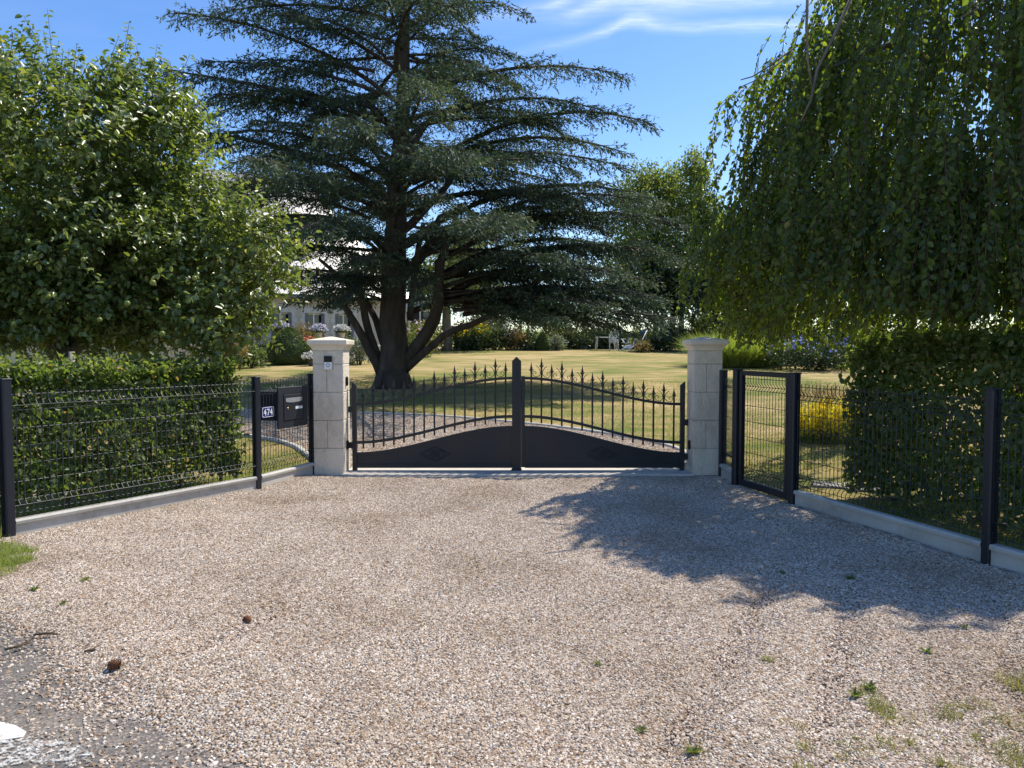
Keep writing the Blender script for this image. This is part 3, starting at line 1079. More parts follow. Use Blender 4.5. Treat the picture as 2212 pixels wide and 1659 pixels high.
def pillar(x0, x1, label):
    y0, y1 = 8.79, 9.13
    cx, cy = (x0 + x1) / 2, (y0 + y1) / 2
    t = thing('gate_pillar', (cx, cy, 0), label, 'pillar', 'stone pillars either side of the driveway gate')
    m = MB()
    zs = [0, .335, .67, 1.005, 1.34, 1.50]
    g = .0045
    for i in range(5):
        a, b = zs[i] + g / 2 - (.08 if i == 0 else 0), zs[i + 1] - g / 2
        if i in (1, 3):
            xm = x0 + (x1 - x0) * .46
            m.box(((x0 + xm - g) / 2, cy, (a + b) / 2), (xm - g - x0, y1 - y0, b - a), bev=.006)
            m.box(((xm + x1) / 2, cy, (a + b) / 2), (x1 - xm, y1 - y0, b - a), bev=.006)
        else:
            m.box((cx, cy, (a + b) / 2), (x1 - x0, y1 - y0, b - a), bev=.006)
    m.build('shaft', 'cast_stone', t)
    m = MB()
    m.box((cx, cy, .74), (x1 - x0 - .014, y1 - y0 - .014, 1.5))
    m.build('mortar_joint', 'stone_joint', t)
    m = MB()
    prof = [(.004, 1.501), (.010, 1.525), (.020, 1.545), (.034, 1.560), (.048, 1.570), (.052, 1.575), (.053, 1.618), (.048, 1.626), (-.165, 1.668)]
    V, F = [], []
    hx, hy = (x1 - x0) / 2, (y1 - y0) / 2
    for o_, z in prof:
        V += [(cx + sx * (hx + o_), cy + sy * (hy + o_), z) for sx, sy in ((-1, -1), (1, -1), (1, 1), (-1, 1))]
    for i in range(len(prof) - 1):
        F += [(4 * i + k, 4 * i + (k + 1) % 4, 4 * i + 4 + (k + 1) % 4, 4 * i + 4 + k) for k in range(4)]
    F += [(3, 2, 1, 0), tuple(4 * (len(prof) - 1) + k for k in range(4))]
    m.add(V, F)
    m.build('cap', 'cast_stone_cap', t)
    return t


PL = pillar(-2.365, -2.005, 'pale stone gate pillar with the doorbell on its sunlit front')
PR = pillar(2.160, 2.500, 'pale stone gate pillar in tree shade beside the mesh side gate')
for (t, sx, xf, zz) in ((PL, 1, -2.005, (1.13, .36)), (PR, -1, 2.160, (.36,))):
    for z in zz:
        m = MB()
        m.box((xf + sx * .014, 8.93, z), (.026, .045, .115), bev=.010)
        m.build('photocell', 'black_plastic', t)

# doorbell
p = P(709, 783, 8.775)
t = thing('doorbell', p, 'silver video doorbell with black top and round lit button on pillar', 'doorbell')
m = MB(); m.box(p, (.108, .024, .172), bev=.008); m.build('housing', 'brushed_silver', t)
m = MB(); m.box(p + (0, -.0125, .043), (.094, .006, .074), bev=.002); m.build('camera_panel', 'black_plastic', t)
m = MB(); m.box(p + (0, -.0125, -.042), (.094, .004, .078), bev=.0015); m.build('front_plate', 'white_plastic', t)
m = MB(); m.lathe(p + (0, -.014, -.028), [(.021, 0), (.022, .003), (.018, .004), (.017, .003)], 24, ax=(0, -1, 0)); m.build('button_ring', 'blue_enamel', t)
m = MB(); m.lathe(p + (0, -.0145, -.028), [(.016, 0), (.016, .005), (.012, .0065)], 20, ax=(0, -1, 0)); m.build('button', 'white_plastic', t)
m = MB(); m.lathe(p + (0, -.0155, .043), [(.010, 0), (.010, .004), (.006, .006)], 16, ax=(0, -1, 0)); m.build('lens', 'window_glass', t)

# ================================================================== DRIVEWAY GATE
GY = 9.05


def leaf(hx, sgn, label, with_post):
    X = lambda s: hx + sgn * s
    t = thing('gate_leaf', (hx, GY, .03), label, 'gate', 'two leaves of the driveway gate')
    W0, W1 = .055, 1.957
    sm = lambda s: (lambda q: q * q * (3 - 2 * q))(min(max((s - W0) / (W1 - W0), 0), 1))
    top = lambda s: .845 + .318 * sm(s)
    low = lambda s: .374 + .320 * sm(s)
    pan = lambda s: .247 + .326 * sm(s)
    ss = [W0 + (W1 - W0) * i / 28 for i in range(29)]
    m = MB()
    m.plate([(0, 0), (.055, 0), (.055, 1.045), (0, 1.09)], (X(0), GY - .025, .03), (sgn, 0, 0), (0, 0, 1), .05 * (-sgn))
    m.build('hinge_stile', 'anthracite_paint', t)
    for z in (.34, .78) if sgn > 0 else (.20, .62):
        m = MB()
        m.box((X(-.02), GY + .0, z), (.055, .03, .075), bev=.006)
        m.build('hinge', 'anthracite_dark', t)

    def rail(fn, h, name, dep=.030):
        m = MB()
        V, F = [], []
        for s in ss:
            z = fn(s)
            V += [(X(s), GY - dep / 2, z - h / 2), (X(s), GY + dep / 2, z - h / 2), (X(s), GY + dep / 2, z + h / 2), (X(s), GY - dep / 2, z + h / 2)]
        for i in range(len(ss) - 1):
            F += [(4 * i + k, 4 * i + (k + 1) % 4, 4 * i + 4 + (k + 1) % 4, 4 * i + 4 + k) for k in range(4)]
        m.add(V, F)
        return m.build(name, 'anthracite_paint', t)
    rail(top, .032, 'top_rail', .034)
    rail(low, .034, 'lower_rail', .034)
    # solid lower panel with a moulded band along its swan-neck edge
    m = MB()
    out = [(s, pan(s)) for s in ss] + [(W1, .066), (W0, .066)]
    m.plate([(a, b) for a, b in out], (X(0), GY - .010 * 1, 0), (sgn, 0, 0), (0, 0, 1), .020 * (-sgn))
    pn = m.build('panel', 'anthracite_paint', t)
    m = MB()
    for (o1, o2, d) in ((.004, -.030, .034), (-.036, -.046, .027)):
        V, F = [], []
        for s in ss:
            V += [(X(s), GY - d / 2, pan(s) + o2), (X(s), GY + d / 2, pan(s) + o2), (X(s), GY + d / 2, pan(s) + o1), (X(s), GY - d / 2, pan(s) + o1)]
        for i in range(len(ss) - 1):
            F += [(4 * i + k, 4 * i + (k + 1) % 4, 4 * i + 4 + (k + 1) % 4, 4 * i + 4 + k) for k in range(4)]
        m.add(V, F)
    m.build('moulding', 'anthracite_paint', pn)
    m = MB()
    m.box(((X(W0) + X(W1)) / 2, GY, .085), (W1 - W0, .036, .050), bev=.004)
    m.build('bottom_rail', 'anthracite_paint', t)
    # rosette
    m = MB()
    cx, cz, yf = 1.012, .232, GY - .013
    pt = lambda a, b: (X(cx + a), yf, cz + b)
    for r_, w in ((.017, .006), (.032, .006), (.052, .008)):
        m.tube([pt(r_ * math.cos(2 * math.pi * k / 20), r_ * math.sin(2 * math.pi * k / 20)) for k in range(21)], w * .6, 5)
    m.lathe(pt(0, 0), [(.010, 0), (.009, .006), (.004, .009)], 12, ax=(0, -1, 0))
    for sx in (-1, 1):
        for sz in (-1, 1):
            for (ox, oz, r0, turns) in ((.088, .024, .024, 1.3), (.128, .014, .018, 1.2), (.045, .060, .020, 1.2), (.070, .046, .015, 1.1)):
                pts = []
                for k in range(13):
                    a = k / 12 * turns * 2 * math.pi
                    r_ = r0 * (1 - .75 * k / 12)
                    pts.append(pt(sx * (ox + r_ * math.cos(a)), sz * (oz + r_ * math.sin(a) * .8)))
                m.tube(pts, .0042, 4)
            m.tube([pt(0, sz * .094), pt(sx * .020, sz * .076), pt(sx * .060, sz * .072), pt(sx * .085, sz * .052), pt(sx * .125, sz * .040), pt(sx * .150, sz * .020), pt(sx * .190, 0)], [.003, .006, .005, .006, .005, .006, .002], 4)
    m.build('rosette', 'anthracite_dark', pn)
    # bars, each with its spear
    nb = 15
    sb = [(215 - 85 + 122.7 * i) * .001017 for i in range(nb)]
    for i, s in enumerate(sb):
        tall = i % 2 == 1
        ztip = top(s) + (.258 if tall else .203)
        z0, zb = low(s) - .075, ztip - .132
        b = MB()
        b.box((X(s), GY, (z0 + zb) / 2), (.021, .021, zb - z0), bev=.003)
        bo = b.build('bar', 'anthracite_paint', t)
        f = MB()
        f.lathe((X(s), GY, zb), [(.011, 0), (.0145, .004), (.0145, .010), (.011, .014), (.0145, .032), (.0170, .046), (.0145, .060), (.009, .083), (.005, .106), (.0012, .132)], 8)
        for k in range(4):
            dx, dy = ((1, 0), (-1, 0), (0, 1), (0, -1))[k]
            f.tube([(X(s) + dx * q, GY + dy * q, zb + h) for q, h in ((.010, .020), (.016, .028), (.023, .035), (.027, .044))], [.006, .0055, .004, .0035], 5)
        f.build('finial', 'anthracite_paint', bo)
    SC = [(66, 140), (50, 130), (38, 117), (26, 100), (18, 82), (13, 62), (13, 46), (20, 29), (34, 15), (52, 6), (70, 4), (88, 9), (101, 22), (107, 38), (104, 55), (95, 66), (84, 70), (73, 66), (66, 56), (66, 46), (73, 38), (80, 39)]
    for i in range(nb - 1):
        a, b = (i, i + 1) if i % 2 == 1 else (i + 1, i)
        e = 1 if sb[b] > sb[a] else -1
        k = MB()
        k.tube([(X(sb[a] + e * dx * .001), GY, top(sb[a] + e * dx * .001) + .018 + dz * .001) for dx, dz in SC], .0040, 5)
        k.build('scroll', 'anthracite_paint', t)
    if with_post:
        m = MB()
        pw = .112
        for (a, b, d) in ((0, pw, .058), (.012, .046, .066), (.066, .100, .066)):
            hh = 1.372 if d < .06 else 1.360
            peak = 1.426 if d < .06 else 1.405
            if d < .06:
                prof = [(a, .012), (b, .012), (b, hh), (pw / 2, peak), (a, hh)]
            else:
                prof = [(a, .09), (b, .09), (b, hh + (.004 if a < .05 else -.006)), (a, hh + (-.006 if a < .05 else .004))]
            m.plate(prof, (X(1.957), GY - d / 2, 0), (sgn, 0, 0), (0, 0, 1), d * (-sgn))
        m.box((X(1.957 + pw / 2), GY - .0, .035), (.125, .075, .03), bev=.004)
        m.build('meeting_stile', 'anthracite_paint', t)
    else:
        m = MB()
        m.box((X(1.957) + sgn * .0225, GY + .0, .628), (.044, .040, 1.12), bev=.003)
        m.build('inner_stile', 'anthracite_paint', t)
    return t


leaf(-1.957, 1, 'dark grey spear-topped gate leaf hung beside the doorbell pillar, carrying the tall meeting post', True)
leaf(2.115, -1, 'dark grey spear-topped gate leaf hung on the shaded pillar, lower panel in shade', False)

# ================================================================== WIRE FENCES


def post(P0, h, along, name='post', w=.062, d=.085, parent=None, mat='anthracite_dark'):
    """extruded aluminium post with a groove on each side"""
    a = unit(np.array([along[0], along[1], 0.]))
    n = np.array([a[1], -a[0], 0])
    pr = [(-.36, -.5), (.36, -.5), (.5, -.36), (.5, -.10), (.26, -.08), (.26, .08), (.5, .10), (.5, .36), (.36, .5), (-.36, .5), (-.5, .36), (-.5, .10), (-.26, .08), (-.26, -.08), (-.5, -.10), (-.5, -.36)]
    m = MB()
    V = [P0 + a * (q * w) + n * (r_ * d) + np.array((0, 0, z)) for z in (-.12, h - .012) for q, r_ in pr]
    k = len(pr)
    m.add(V, [(i, (i + 1) % k, k + (i + 1) % k, k + i) for i in range(k)])
    m.box(P0 + (0, 0, h - .007), (w + .006, d + .006, .014), ax=a, bev=.003)
    return m.build(name, 'anthracite_paint' if mat is None else mat, parent)


def mesh_panel(A, B, z0, z1, side, parent, name='wire_panel', pitch=.05, rows=(.2, .4, .6, .8), r=.0037):
    """rigid welded wire panel: verticals, horizontals and two V folds"""
    A, B = np.array(A, float), np.array(B, float)
    A[2] = B[2] = 0
    Ln = np.linalg.norm(B - A)
    a = (B - A) / Ln
    n = np.array([a[1], -a[0], 0]) * side
    H = z1 - z0
    f = .036
    path = [(0, 0), (0, .055), (f, .095), (0, .135), (0, H - .155), (f, H - .115), (0, H - .075), (0, H)]
    segs_a, segs_b = [], []
    ks = np.arange(pitch / 2, Ln, pitch)
    for i in range(len(path) - 1):
        p, q = path[i], path[i + 1]
        segs_a.append(A + a * ks[:, None] + n * p[0] + np.array([0, 0, z0 + p[1]]))
        segs_b.append(A + a * ks[:, None] + n * q[0] + np.array([0, 0, z0 + q[1]]))
    hz = [(0, .03), (f, .095), (0, .135), (0, H - .155), (f, H - .115), (0, H - .03)]
    mid = [.135 + (H - .29) * t for t in rows]
    hz += [(0, q) for q in mid]
    for o_, h in hz:
        segs_a.append((A + n * (o_ - .004) + np.array([0, 0, z0 + h]))[None])
        segs_b.append((B + n * (o_ - .004) + np.array([0, 0, z0 + h]))[None])
    return twig_mesh(name, np.concatenate(segs_a), np.concatenate(segs_b), r, r, 'wire_paint', parent)


def board(A, B, parent, side=1, h=.165):
    A, B = np.array(A, float), np.array(B, float)
    a = unit((B - A)[None])[0]
    A, B = A + a * .035, B - a * .035
    o = [(-.022, -.1), (.022, -.1), (.022, h - .042), (.040, h - .036), (.043, h - .014), (.030, h), (-.030, h), (-.043, h - .014), (-.040, h - .036), (-.022, h - .042)]
    m = MB()
    m.extrude(o, A * [1, 1, 0], B * [1, 1, 0])
    return m.build('concrete_board', 'concrete', parent)


t = thing('wire_fence', FB, 'wire mesh fence on a low concrete base left of the gate, carrying the mailbox', 'fence')
al = FB - FA
post(FA + unit(al) * 0.0, 1.285, al, parent=t, w=.07, d=.095)
post(FA + np.array((-.105, -.05, 0)), 1.285, al, parent=t, w=.07, d=.095)
post(FB, 1.225, al, parent=t)
post(FC, 1.225, FC - FB, parent=t)
board(FA, FB, t); board(FB, FC, t)
mesh_panel(FA, FB, .18, 1.185, 1, t)
mesh_panel(FB, FC, .18, 1.185, 1, t)

t = thing('wire_fence', FD, 'short strip of wire mesh fence between the shaded stone pillar and the side gate', 'fence')
post(FD, 1.27, FE - FD, parent=t)
board(FD, FE, t)
mesh_panel(FD, FE, .18, 1.185, -1, t)

t = thing('wire_fence', FG, 'wire mesh fence on a low concrete base right of the side gate', 'fence')
al = FG - FF
post(FG, 1.245, al, parent=t, w=.066, d=.09)
F1 = FF + unit(al) * .07
board(F1, FG, t); board(FG, FH, t)
mesh_panel(F1, FG, .18, 1.185, -1, t)
mesh_panel(FG, FH, .18, 1.185, -1, t)
post(FH, 1.245, al, parent=t, w=.066, d=.09)

# pedestrian gate
al = FF - FE
a = unit(al * [1, 1, 0])
n = np.array([a[1], -a[0], 0])
t = thing('side_gate', FE, 'narrow dark metal garden gate filled with wire mesh, lever handle inside', 'gate')
post(FE, 1.30, al, 'gate_post', .075, .085, t)
post(FF + a * .05, 1.29, al, 'gate_post', .075, .085, t)
q0, q1 = FE + a * .075, FF - a * .005
zt, zb = 1.285, .045
m = MB()
m.box(q0 + a * .024 + (0, 0, (zt + zb) / 2), (.048, .05, zt - zb), ax=a, bev=.004)
m.box(q1 - a * .030 + (0, 0, (zt + zb) / 2), (.060, .05, zt - zb), ax=a, bev=.004)
mid = (q0 + q1) / 2
wl = np.linalg.norm(q1 - q0) - .11
m.box(mid + (0, 0, zt - .025), (wl, .046, .05), ax=a, bev=.004)
m.box(mid + (0, 0, zb + .035), (wl, .046, .07), ax=a, bev=.004)
m.build('frame', 'anthracite_paint', t)
mesh_panel(q0 + a * .05, q1 - a * .06, zb + .07, zt - .05, -1, t, 'mesh_infill')
hp = q1 - a * .035 + (0, 0, .87)
m = MB()
m.box(hp - n * .028, (.03, .010, .15), ax=a, bev=.003)
m.tube([hp - n * .03, hp - n * .075, hp - n * .08 - a * .03, hp - n * .08 - a * .13], .009, 8)
m.build('handle', 'black_plastic', t)
m = MB()
m.box(q1 - a * .03 + n * .028 + (0, 0, .83), (.022, .008, .05), ax=a, bev=.003)
m.build('lock_plate', 'anthracite_dark', t)

# ------------------------------------------------------------------ mailbox and house number
al = FC - FB
a = unit(al * [1, 1, 0])
n = np.array([a[1], -a[0], 0])                 # towards the forecourt
p = FB * [1, 1, 0] + al * .555 + n * .055
mz = .865
p = p + (0, 0, mz)
t = thing('mailbox', p - (0, 0, .2), 'dark grey mailbox with silver flap built into the wire fence', 'mailbox')
m = MB()
m.box(p, (.55, .022, .46), ax=a, bev=.004)
m.build('front_plate', 'anthracite_dark', t)
m = MB()
m.box(p - n * .16 - (0, 0, -.02) - a * .0, (.50, .29, .32), ax=a, bev=.006)
m.build('body', 'anthracite_dark', t)
m = MB()
for (c0, sz) in ((p + n * .0115 + (0, 0, .148), (.37, .006, .006)), (p + n * .0115 + (0, 0, -.148), (.37, .006, .006)), (p + n * .0115 - a * .182, (.006, .006, .290)), (p + n * .0115 + a * .182, (.006, .006, .290))):
    m.box(c0, sz, ax=a)
dr = m.build('door_gap', 'black_plastic', t)
m = MB()
m.box(p + n * .0125, (.352, .008, .286), ax=a, bev=.002)
dr = m.build('door', 'anthracite_dark', t)
m = MB()
out = [(-.15, .105), (.15, .105), (.15, .064), (.09, .055), (0, .051), (-.09, .055), (-.15, .064)]
m.plate(out, p + n * .0170, a, (0, 0, 1), .004)
m.build('letter_flap', 'silver_flap', dr)
m = MB()
m.box(p + n * .0185 + a * .090 - (0, 0, .012), (.130, .003, .030), ax=a)
m.build('name_plate', 'white_plastic', dr)
m = MB()
m.lathe(p + n * .0165 - a * .115 - (0, 0, .012), [(.014, 0), (.014, .005), (.009, .006)], 14, ax=n)
m.build('lock', 'brass', dr)

sp = FB * [1, 1, 0] + al * .165 + n * .02 + (0, 0, .835)
t = thing('house_number', sp - (0, 0, .06), 'small blue enamel plate with white border reading 474', 'house number')
w, h = .205, .118
rc = lambda w, h, c: [(-w + c, -h), (w - c, -h), (w, -h + c), (w, h - c), (w - c, h), (-w + c, h), (-w, h - c), (-w, -h + c)]
m = MB(); m.plate(rc(w / 2, h / 2, .012), sp, a, (0, 0, 1), -.004); m.build('plate', 'blue_enamel', t)
m = MB()
o1, o2 = rc(w / 2 - .005, h / 2 - .005, .014), rc(w / 2 - .010, h / 2 - .010, .014)
for i in range(8):
    j = (i + 1) % 8
    m.plate([o1[i], o1[j], o2[j], o2[i]], sp + n * .0048, a, (0, 0, 1), .0012)
m.build('border', 'white_enamel', t)


def stroke_digit(mb, pts, o, wd):
    for (x0, y0), (x1, y1) in zip(pts[:-1], pts[1:]):
        d = np.array((x1 - x0, y1 - y0)); d = d / np.linalg.norm(d)
        q = np.array((-d[1], d[0])) * wd / 2
        e = d * wd * .42
        c0, c1 = np.array((x0, y0)) - e, np.array((x1, y1)) + e
        mb.plate([tuple(c0 - q), tuple(c1 - q), tuple(c1 + q), tuple(c0 + q)], o, a, (0, 0, 1), .0012)


hh = .031
for k, dgt in enumerate('474'):
    o = sp + n * (.0048) + a * ((k - 1) * .053)
    m = MB()
    if dgt == '4':
        stroke_digit(m, [(.009, hh), (-.017, -.009), (.020, -.009)], o, .0105)
        stroke_digit(m, [(.009, .009), (.009, -hh)], o + n * .0003, .0115)
    else:
        stroke_digit(m, [(-.018, hh - .002), (.018, hh - .002), (-.006, -hh)], o, .0110)
    m.build('digit', 'white_enamel', t)

# ================================================================== HOUSE
u = np.array((.78, .6258, 0)); vv = np.array((-.6258, .78, 0)); nf = -vv
Bc = np.array((-5.2, 36.5, 0))
HL, HD, ZE, ZR = 17.0, 8.4, 3.95, 9.9
house = thing('house', Bc - u * 8 + (0, 0, 1.0), 'cream rendered house with steep pale slate roof behind the cedar', 'house')
wins = [3.3, 4.75, 6.3, 8.3, 10.3, 12.6, 14.8]
WW, Z0, Z1 = .92, 1.75, 3.15
m = MB()
ss = [0]
for s in wins:
    ss += [s - WW / 2, s + WW / 2]
ss.append(HL)
wt = .35


def wallpiece(s0, s1, z0, z1):
    if s1 - s0 < .01:
        return
    c = Bc - u * (s0 + s1) / 2 + vv * wt / 2
    m.box((c[0], c[1], (z0 + z1) / 2), (s1 - s0, wt, z1 - z0), ax=u)


for i in range(0, len(ss) - 1, 2):
    wallpiece(ss[i], ss[i + 1], .4, ZE)
for s in wins:
    wallpiece(s - WW / 2 + .001, s + WW / 2 - .001, .4, Z0)
    wallpiece(s - WW / 2 + .001, s + WW / 2 - .001, Z1, ZE)
for s in (wt / 2, HL - wt / 2):
    c = Bc - u * s + vv * (HD + wt) / 2
    m.box((c[0], c[1], (.4 + ZE) / 2), (wt - .004, HD - wt, ZE - .4), ax=u)
c = Bc - u * HL / 2 + vv * (HD - wt / 2)
m.box((c[0], c[1], (.4 + ZE) / 2), (HL - 2 * wt - .02, wt - .02, ZE - .4), ax=u)
m.build('wall', 'house_wall', house)
m = MB()
for z in np.arange(.9, ZE - .2, .3):
    wq = .32 if int(round(z / .3)) % 2 else .48
    c = Bc - u * wq / 2 - vv * .012
    m.box((c[0], c[1], z), (wq, .03, .285), ax=u, bev=.006)
m.build('quoins', 'quoin_stone', house)
for s in wins:
    c0 = Bc - u * s
    m = MB()
    for e in (-1, 1):
        for z in np.arange(Z0 + .12, Z1, .24):
            wq = .16 if int(round(z / .24)) % 2 else .24
            cc = c0 + u * e * (WW / 2 + wq / 2) - vv * .012
            m.box((cc[0], cc[1], z), (wq, .03, .23), ax=u)
    cc = c0 - vv * .012
    m.box((cc[0], cc[1], Z1 + .12), (WW + .4, .032, .23), ax=u)
    m.box((cc[0] - vv[0] * .03, cc[1] - vv[1] * .03, Z0 - .05), (WW + .2, .10, .09), ax=u)
    sur = m.build('window', 'quoin_stone', house)
    m = MB()
    cc = c0 + vv * .14
    for e in (-1, 0, 1):
        q = cc + u * e * (WW / 2 - .04)
        m.box((q[0], q[1], (Z0 + Z1) / 2), (.07, .06, Z1 - Z0), ax=u)
    for z in (Z0 + .03, (Z0 + Z1) / 2 + .1, Z1 - .03):
        m.box((cc[0], cc[1], z), (WW - .1, .055, .05), ax=u)
    m.build('frame', 'white_paint', sur)
    m = MB()
    q = cc + vv * .01
    m.box((q[0], q[1], (Z0 + Z1) / 2), (WW - .02, .012, Z1 - Z0 - .02), ax=u)
    m.build('pane', 'window_glass', sur)
    for e in (-1, 1):
        m = MB()
        q = c0 + u * e * (WW / 2 - .06) - vv * .02
        m.box((q[0], q[1], (Z0 + Z1) / 2), (.12, .05, Z1 - Z0 - .04), ax=u, bev=.006)
        m.build('shutter', 'grey_paint', sur)

# roof: hipped, with thickness and slate courses (own UV in metres)
ov = .35
e0, e1 = Bc + u * ov - vv * ov, Bc - u * (HL + ov) - vv * ov
e2, e3 = Bc - u * (HL + ov) + vv * (HD + ov), Bc + u * ov + vv * (HD + ov)
r0, r1 = Bc - u * 3.3 + vv * HD / 2, Bc - u * (HL - 3.3) + vv * HD / 2
Vr = [np.array((p[0], p[1], z)) for p, z in ((e0, ZE), (e1, ZE), (e2, ZE), (e3, ZE), (r0, ZR), (r1, ZR))]
Vl = [q - (0, 0, .14) for q in Vr[:4]]
m = MB()
m.add(Vr + Vl, [(0, 4, 5, 1), (1, 5, 2), (2, 5, 4, 3), (3, 4, 0), (0, 1, 7, 6), (1, 2, 8, 7), (2, 3, 9, 8), (3, 0, 6, 9), (6, 7, 8, 9)])
ro = m.build('roof', 'slate', house)
uvl = ro.data.uv_layers.new(name='UVMap')
oo = origin_of(house)
for pl in ro.data.polygons:
    nn = np.array(pl.normal)
    h = unit(np.cross(nn, [0, 0, 1.])[None])[0] if abs(nn[2]) < .99 else np.array((1., 0, 0))
    g = np.cross(h, nn)
    for li in pl.loop_indices:
        w_ = np.array(ro.data.vertices[ro.data.loops[li].vertex_index].co)
        uvl.data[li].uv = (float(w_ @ h), float(w_ @ g))
sl = unit((Vr[5] * .5 + Vr[4] * .5 - .5 * Vr[0] - .5 * Vr[1])[None])[0]
nr = np.cross(u, sl); nr = nr * (1 if nr[2] > 0 else -1)
for s, f_ in ((5.2, .40), (9.0, .40)):
    m = MB()
    c = Bc - u * s - vv * ov + (0, 0, ZE) + sl * (f_ * 6.6) + nr * .04
    m.box(c, (.8, 1.1, .08), ax=u, up=nr, bev=.01)
    rw = m.build('roof_window', 'grey_paint', ro)
    m = MB(); m.box(c + nr * .035, (.66, .95, .02), ax=u, up=nr); m.build('pane', 'window_glass', rw)
m = MB()
c = Bc - u * 11.5 + vv * HD / 2 + (0, 0, ZR)
m.box(c + (0, 0, .2), (.9, .6, 2.0), ax=u, bev=.01)
m.box(c + (0, 0, 1.24), (1.0, .7, .1), ax=u, bev=.01)
m.build('chimney', 'house_wall', ro)

# low terrace wall before the house
t0, t1 = G(690, 742), G(812, 741)
t0 = P(676, 742, 30.6); t1 = P(815, 738, 33.2)
for q in (t0, t1):
    q[2] = float(tz(q[0], q[1]))
t = thing('terrace_wall', (t0 + t1) / 2, 'low pale stone wall with flat coping in front of the house windows', 'wall')
d_ = t1 - t0
m = MB(); m.box((t0 + t1) / 2 + (0, 0, .28), (np.linalg.norm(d_), .3, .66), ax=d_ * [1, 1, 0], bev=.01); m.build('stonework', 'house_wall', t)
m = MB(); m.box((t0 + t1) / 2 + (0, 0, .65), (np.linalg.norm(d_) + .08, .40, .08), ax=d_ * [1, 1, 0], bev=.01); m.build('coping', 'quoin_stone', t)

# white conservatory at the end of the house
cv = P(884, 742, 40.0); cv[2] = float(tz(cv[0], cv[1]))
t = thing('conservatory', cv, 'small white framed glass conservatory half hidden behind the cedar trunk', 'conservatory')
m = MB()
for i in range(5):
    for j in (0, 1):
        m.box(cv + (-1.2 + .6 * i, j * 2.0, 1.1), (.07, .07, 2.3), bev=.005)
for z in (.1, .8, 2.2):
    for j in (0, 1):
        m.box(cv + (0, j * 2.0 + .001, z), (2.56, .074, .09))
        m.box(cv + ((-1.2, 1.2)[j], 1.0, z + .001), (.066, 2.0, .085))
m.build('frame', 'white_paint', t)
for j in (0, 2.0):
    m = MB(); m.box(cv + (0, j, 1.15), (2.42, .012, 2.1)); m.build('pane', 'window_glass', t)
m = MB(); m.extrude([(-1.15, 2.25), (1.15, 2.25), (1.15, 2.33), (0, 2.72), (-1.15, 2.33)], cv * [1, 1, 0] + (-1.35, 1.0, cv[2]), cv * [1, 1, 0] + (1.35, 1.0, cv[2])); m.build('roof', 'white_paint', t)

# ================================================================== GARDEN FURNITURE


def folding_chair(px, d, rz, label):
    c = P(px, 755, d); c[2] = float(tz(c[0], c[1]))
    t = thing('garden_chair', c, label, 'chair', 'white folding chairs by the garden table')
    ca, sa = math.cos(rz), math.sin(rz)
    W = lambda x, y, z: c + np.array((x * ca - y * sa, x * sa + y * ca, z))
    ex = (ca, sa, 0)
    for sx in (-1, 1):
        m = MB(); m.tube([W(sx * .25, -.22, 0), W(sx * .25, .10, .42), W(sx * .25, .30, 1.12)], .018, 6); m.build('back_frame', 'white_paint', t)
        m = MB(); m.tube([W(sx * .22, .26, 0), W(sx * .22, -.02, .36), W(sx * .22, -.22, .62)], .018, 6); m.build('leg', 'white_paint', t)
        m = MB(); m.box(W(sx * .28, -.03, .64), (.06, .46, .03), ax=ex, bev=.008); m.build('armrest', 'white_paint', t)
    m = MB(); m.tube([W(-.22, .26, .06), W(.22, .26, .06)], .014, 6); m.tube([W(-.25, -.2, .05), W(.25, -.2, .05)], .014, 6); m.build('stretcher', 'white_paint', t)
    m = MB()
    for k in range(6):
        m.box(W(0, -.20 + .075 * k, .43), (.48, .06, .018), ax=ex)
    m.build('seat', 'white_paint', t)
    m = MB()
    for k in range(8):
        f_ = k / 7
        m.box(W(0, .125 + .165 * f_, .52 + .57 * f_), (.48, .018, .055), ax=ex)
    m.build('backrest', 'white_paint', t)


folding_chair(1326, 41.2, R(172), 'white slatted folding chair seen from behind, drawn up to the table')
folding_chair(1352, 41.4, R(255), 'white slatted folding chair seen from the side, facing the table')
c = P(1301, 755, 41.4); c[2] = float(tz(c[0], c[1]))
t = thing('garden_table', c, 'pale garden table with thin legs beside the white folding chairs', 'table')
m = MB(); m.box(c + (.2, 0, .73), (1.15, .8, .035), bev=.008); m.build('tabletop', 'white_paint', t)
for sx in (-.32, .72):
    for sy in (-.34, .34):
        m = MB(); m.tube([c + (sx * 1.06, sy, 0), c + (sx * .92, sy, .715)], .022, 6); m.build('leg', 'white_paint', t)
# deck chair with a navy cloth
c = P(1372, 758, 39.8); c[2] = float(tz(c[0], c[1]))
t = thing('deck_chair', c, 'reclining deck chair with navy blue cloth beside the dark rounded bush', 'deck chair')
ex = np.array((.86, .5, 0)); ey = np.array((-.5, .86, 0))
W = lambda x, y, z: c + ex * x + ey * y + np.array((0, 0, z))
for sy in (-.3, .3):
    m = MB(); m.tube([W(-.85, sy, .0), W(-.35, sy, .32), W(.1, sy, .40), W(.55, sy, 1.15)], .02, 6); m.build('side_rail', 'white_paint', t)
    m = MB(); m.tube([W(.55, sy * .9, 0), W(.05, sy * .9, .42)], .02, 6); m.build('leg', 'white_paint', t)
m = MB()
pts = [(-.60, .16), (-.33, .30), (-.1, .30), (.12, .39), (.34, .76), (.56, 1.16)]
V, F = [], []
for x, z in pts:
    V += [W(x, -.28, z), W(x, .28, z), W(x + .012, .28, z + .02), W(x + .012, -.28, z + .02)]
for i in range(len(pts) - 1):
    F += [(4 * i + k, 4 * i + (k + 1) % 4, 4 * i + 4 + (k + 1) % 4, 4 * i + 4 + k) for k in range(4)]
F += [(3, 2, 1, 0), tuple(4 * (len(pts) - 1) + k for k in range(4))]
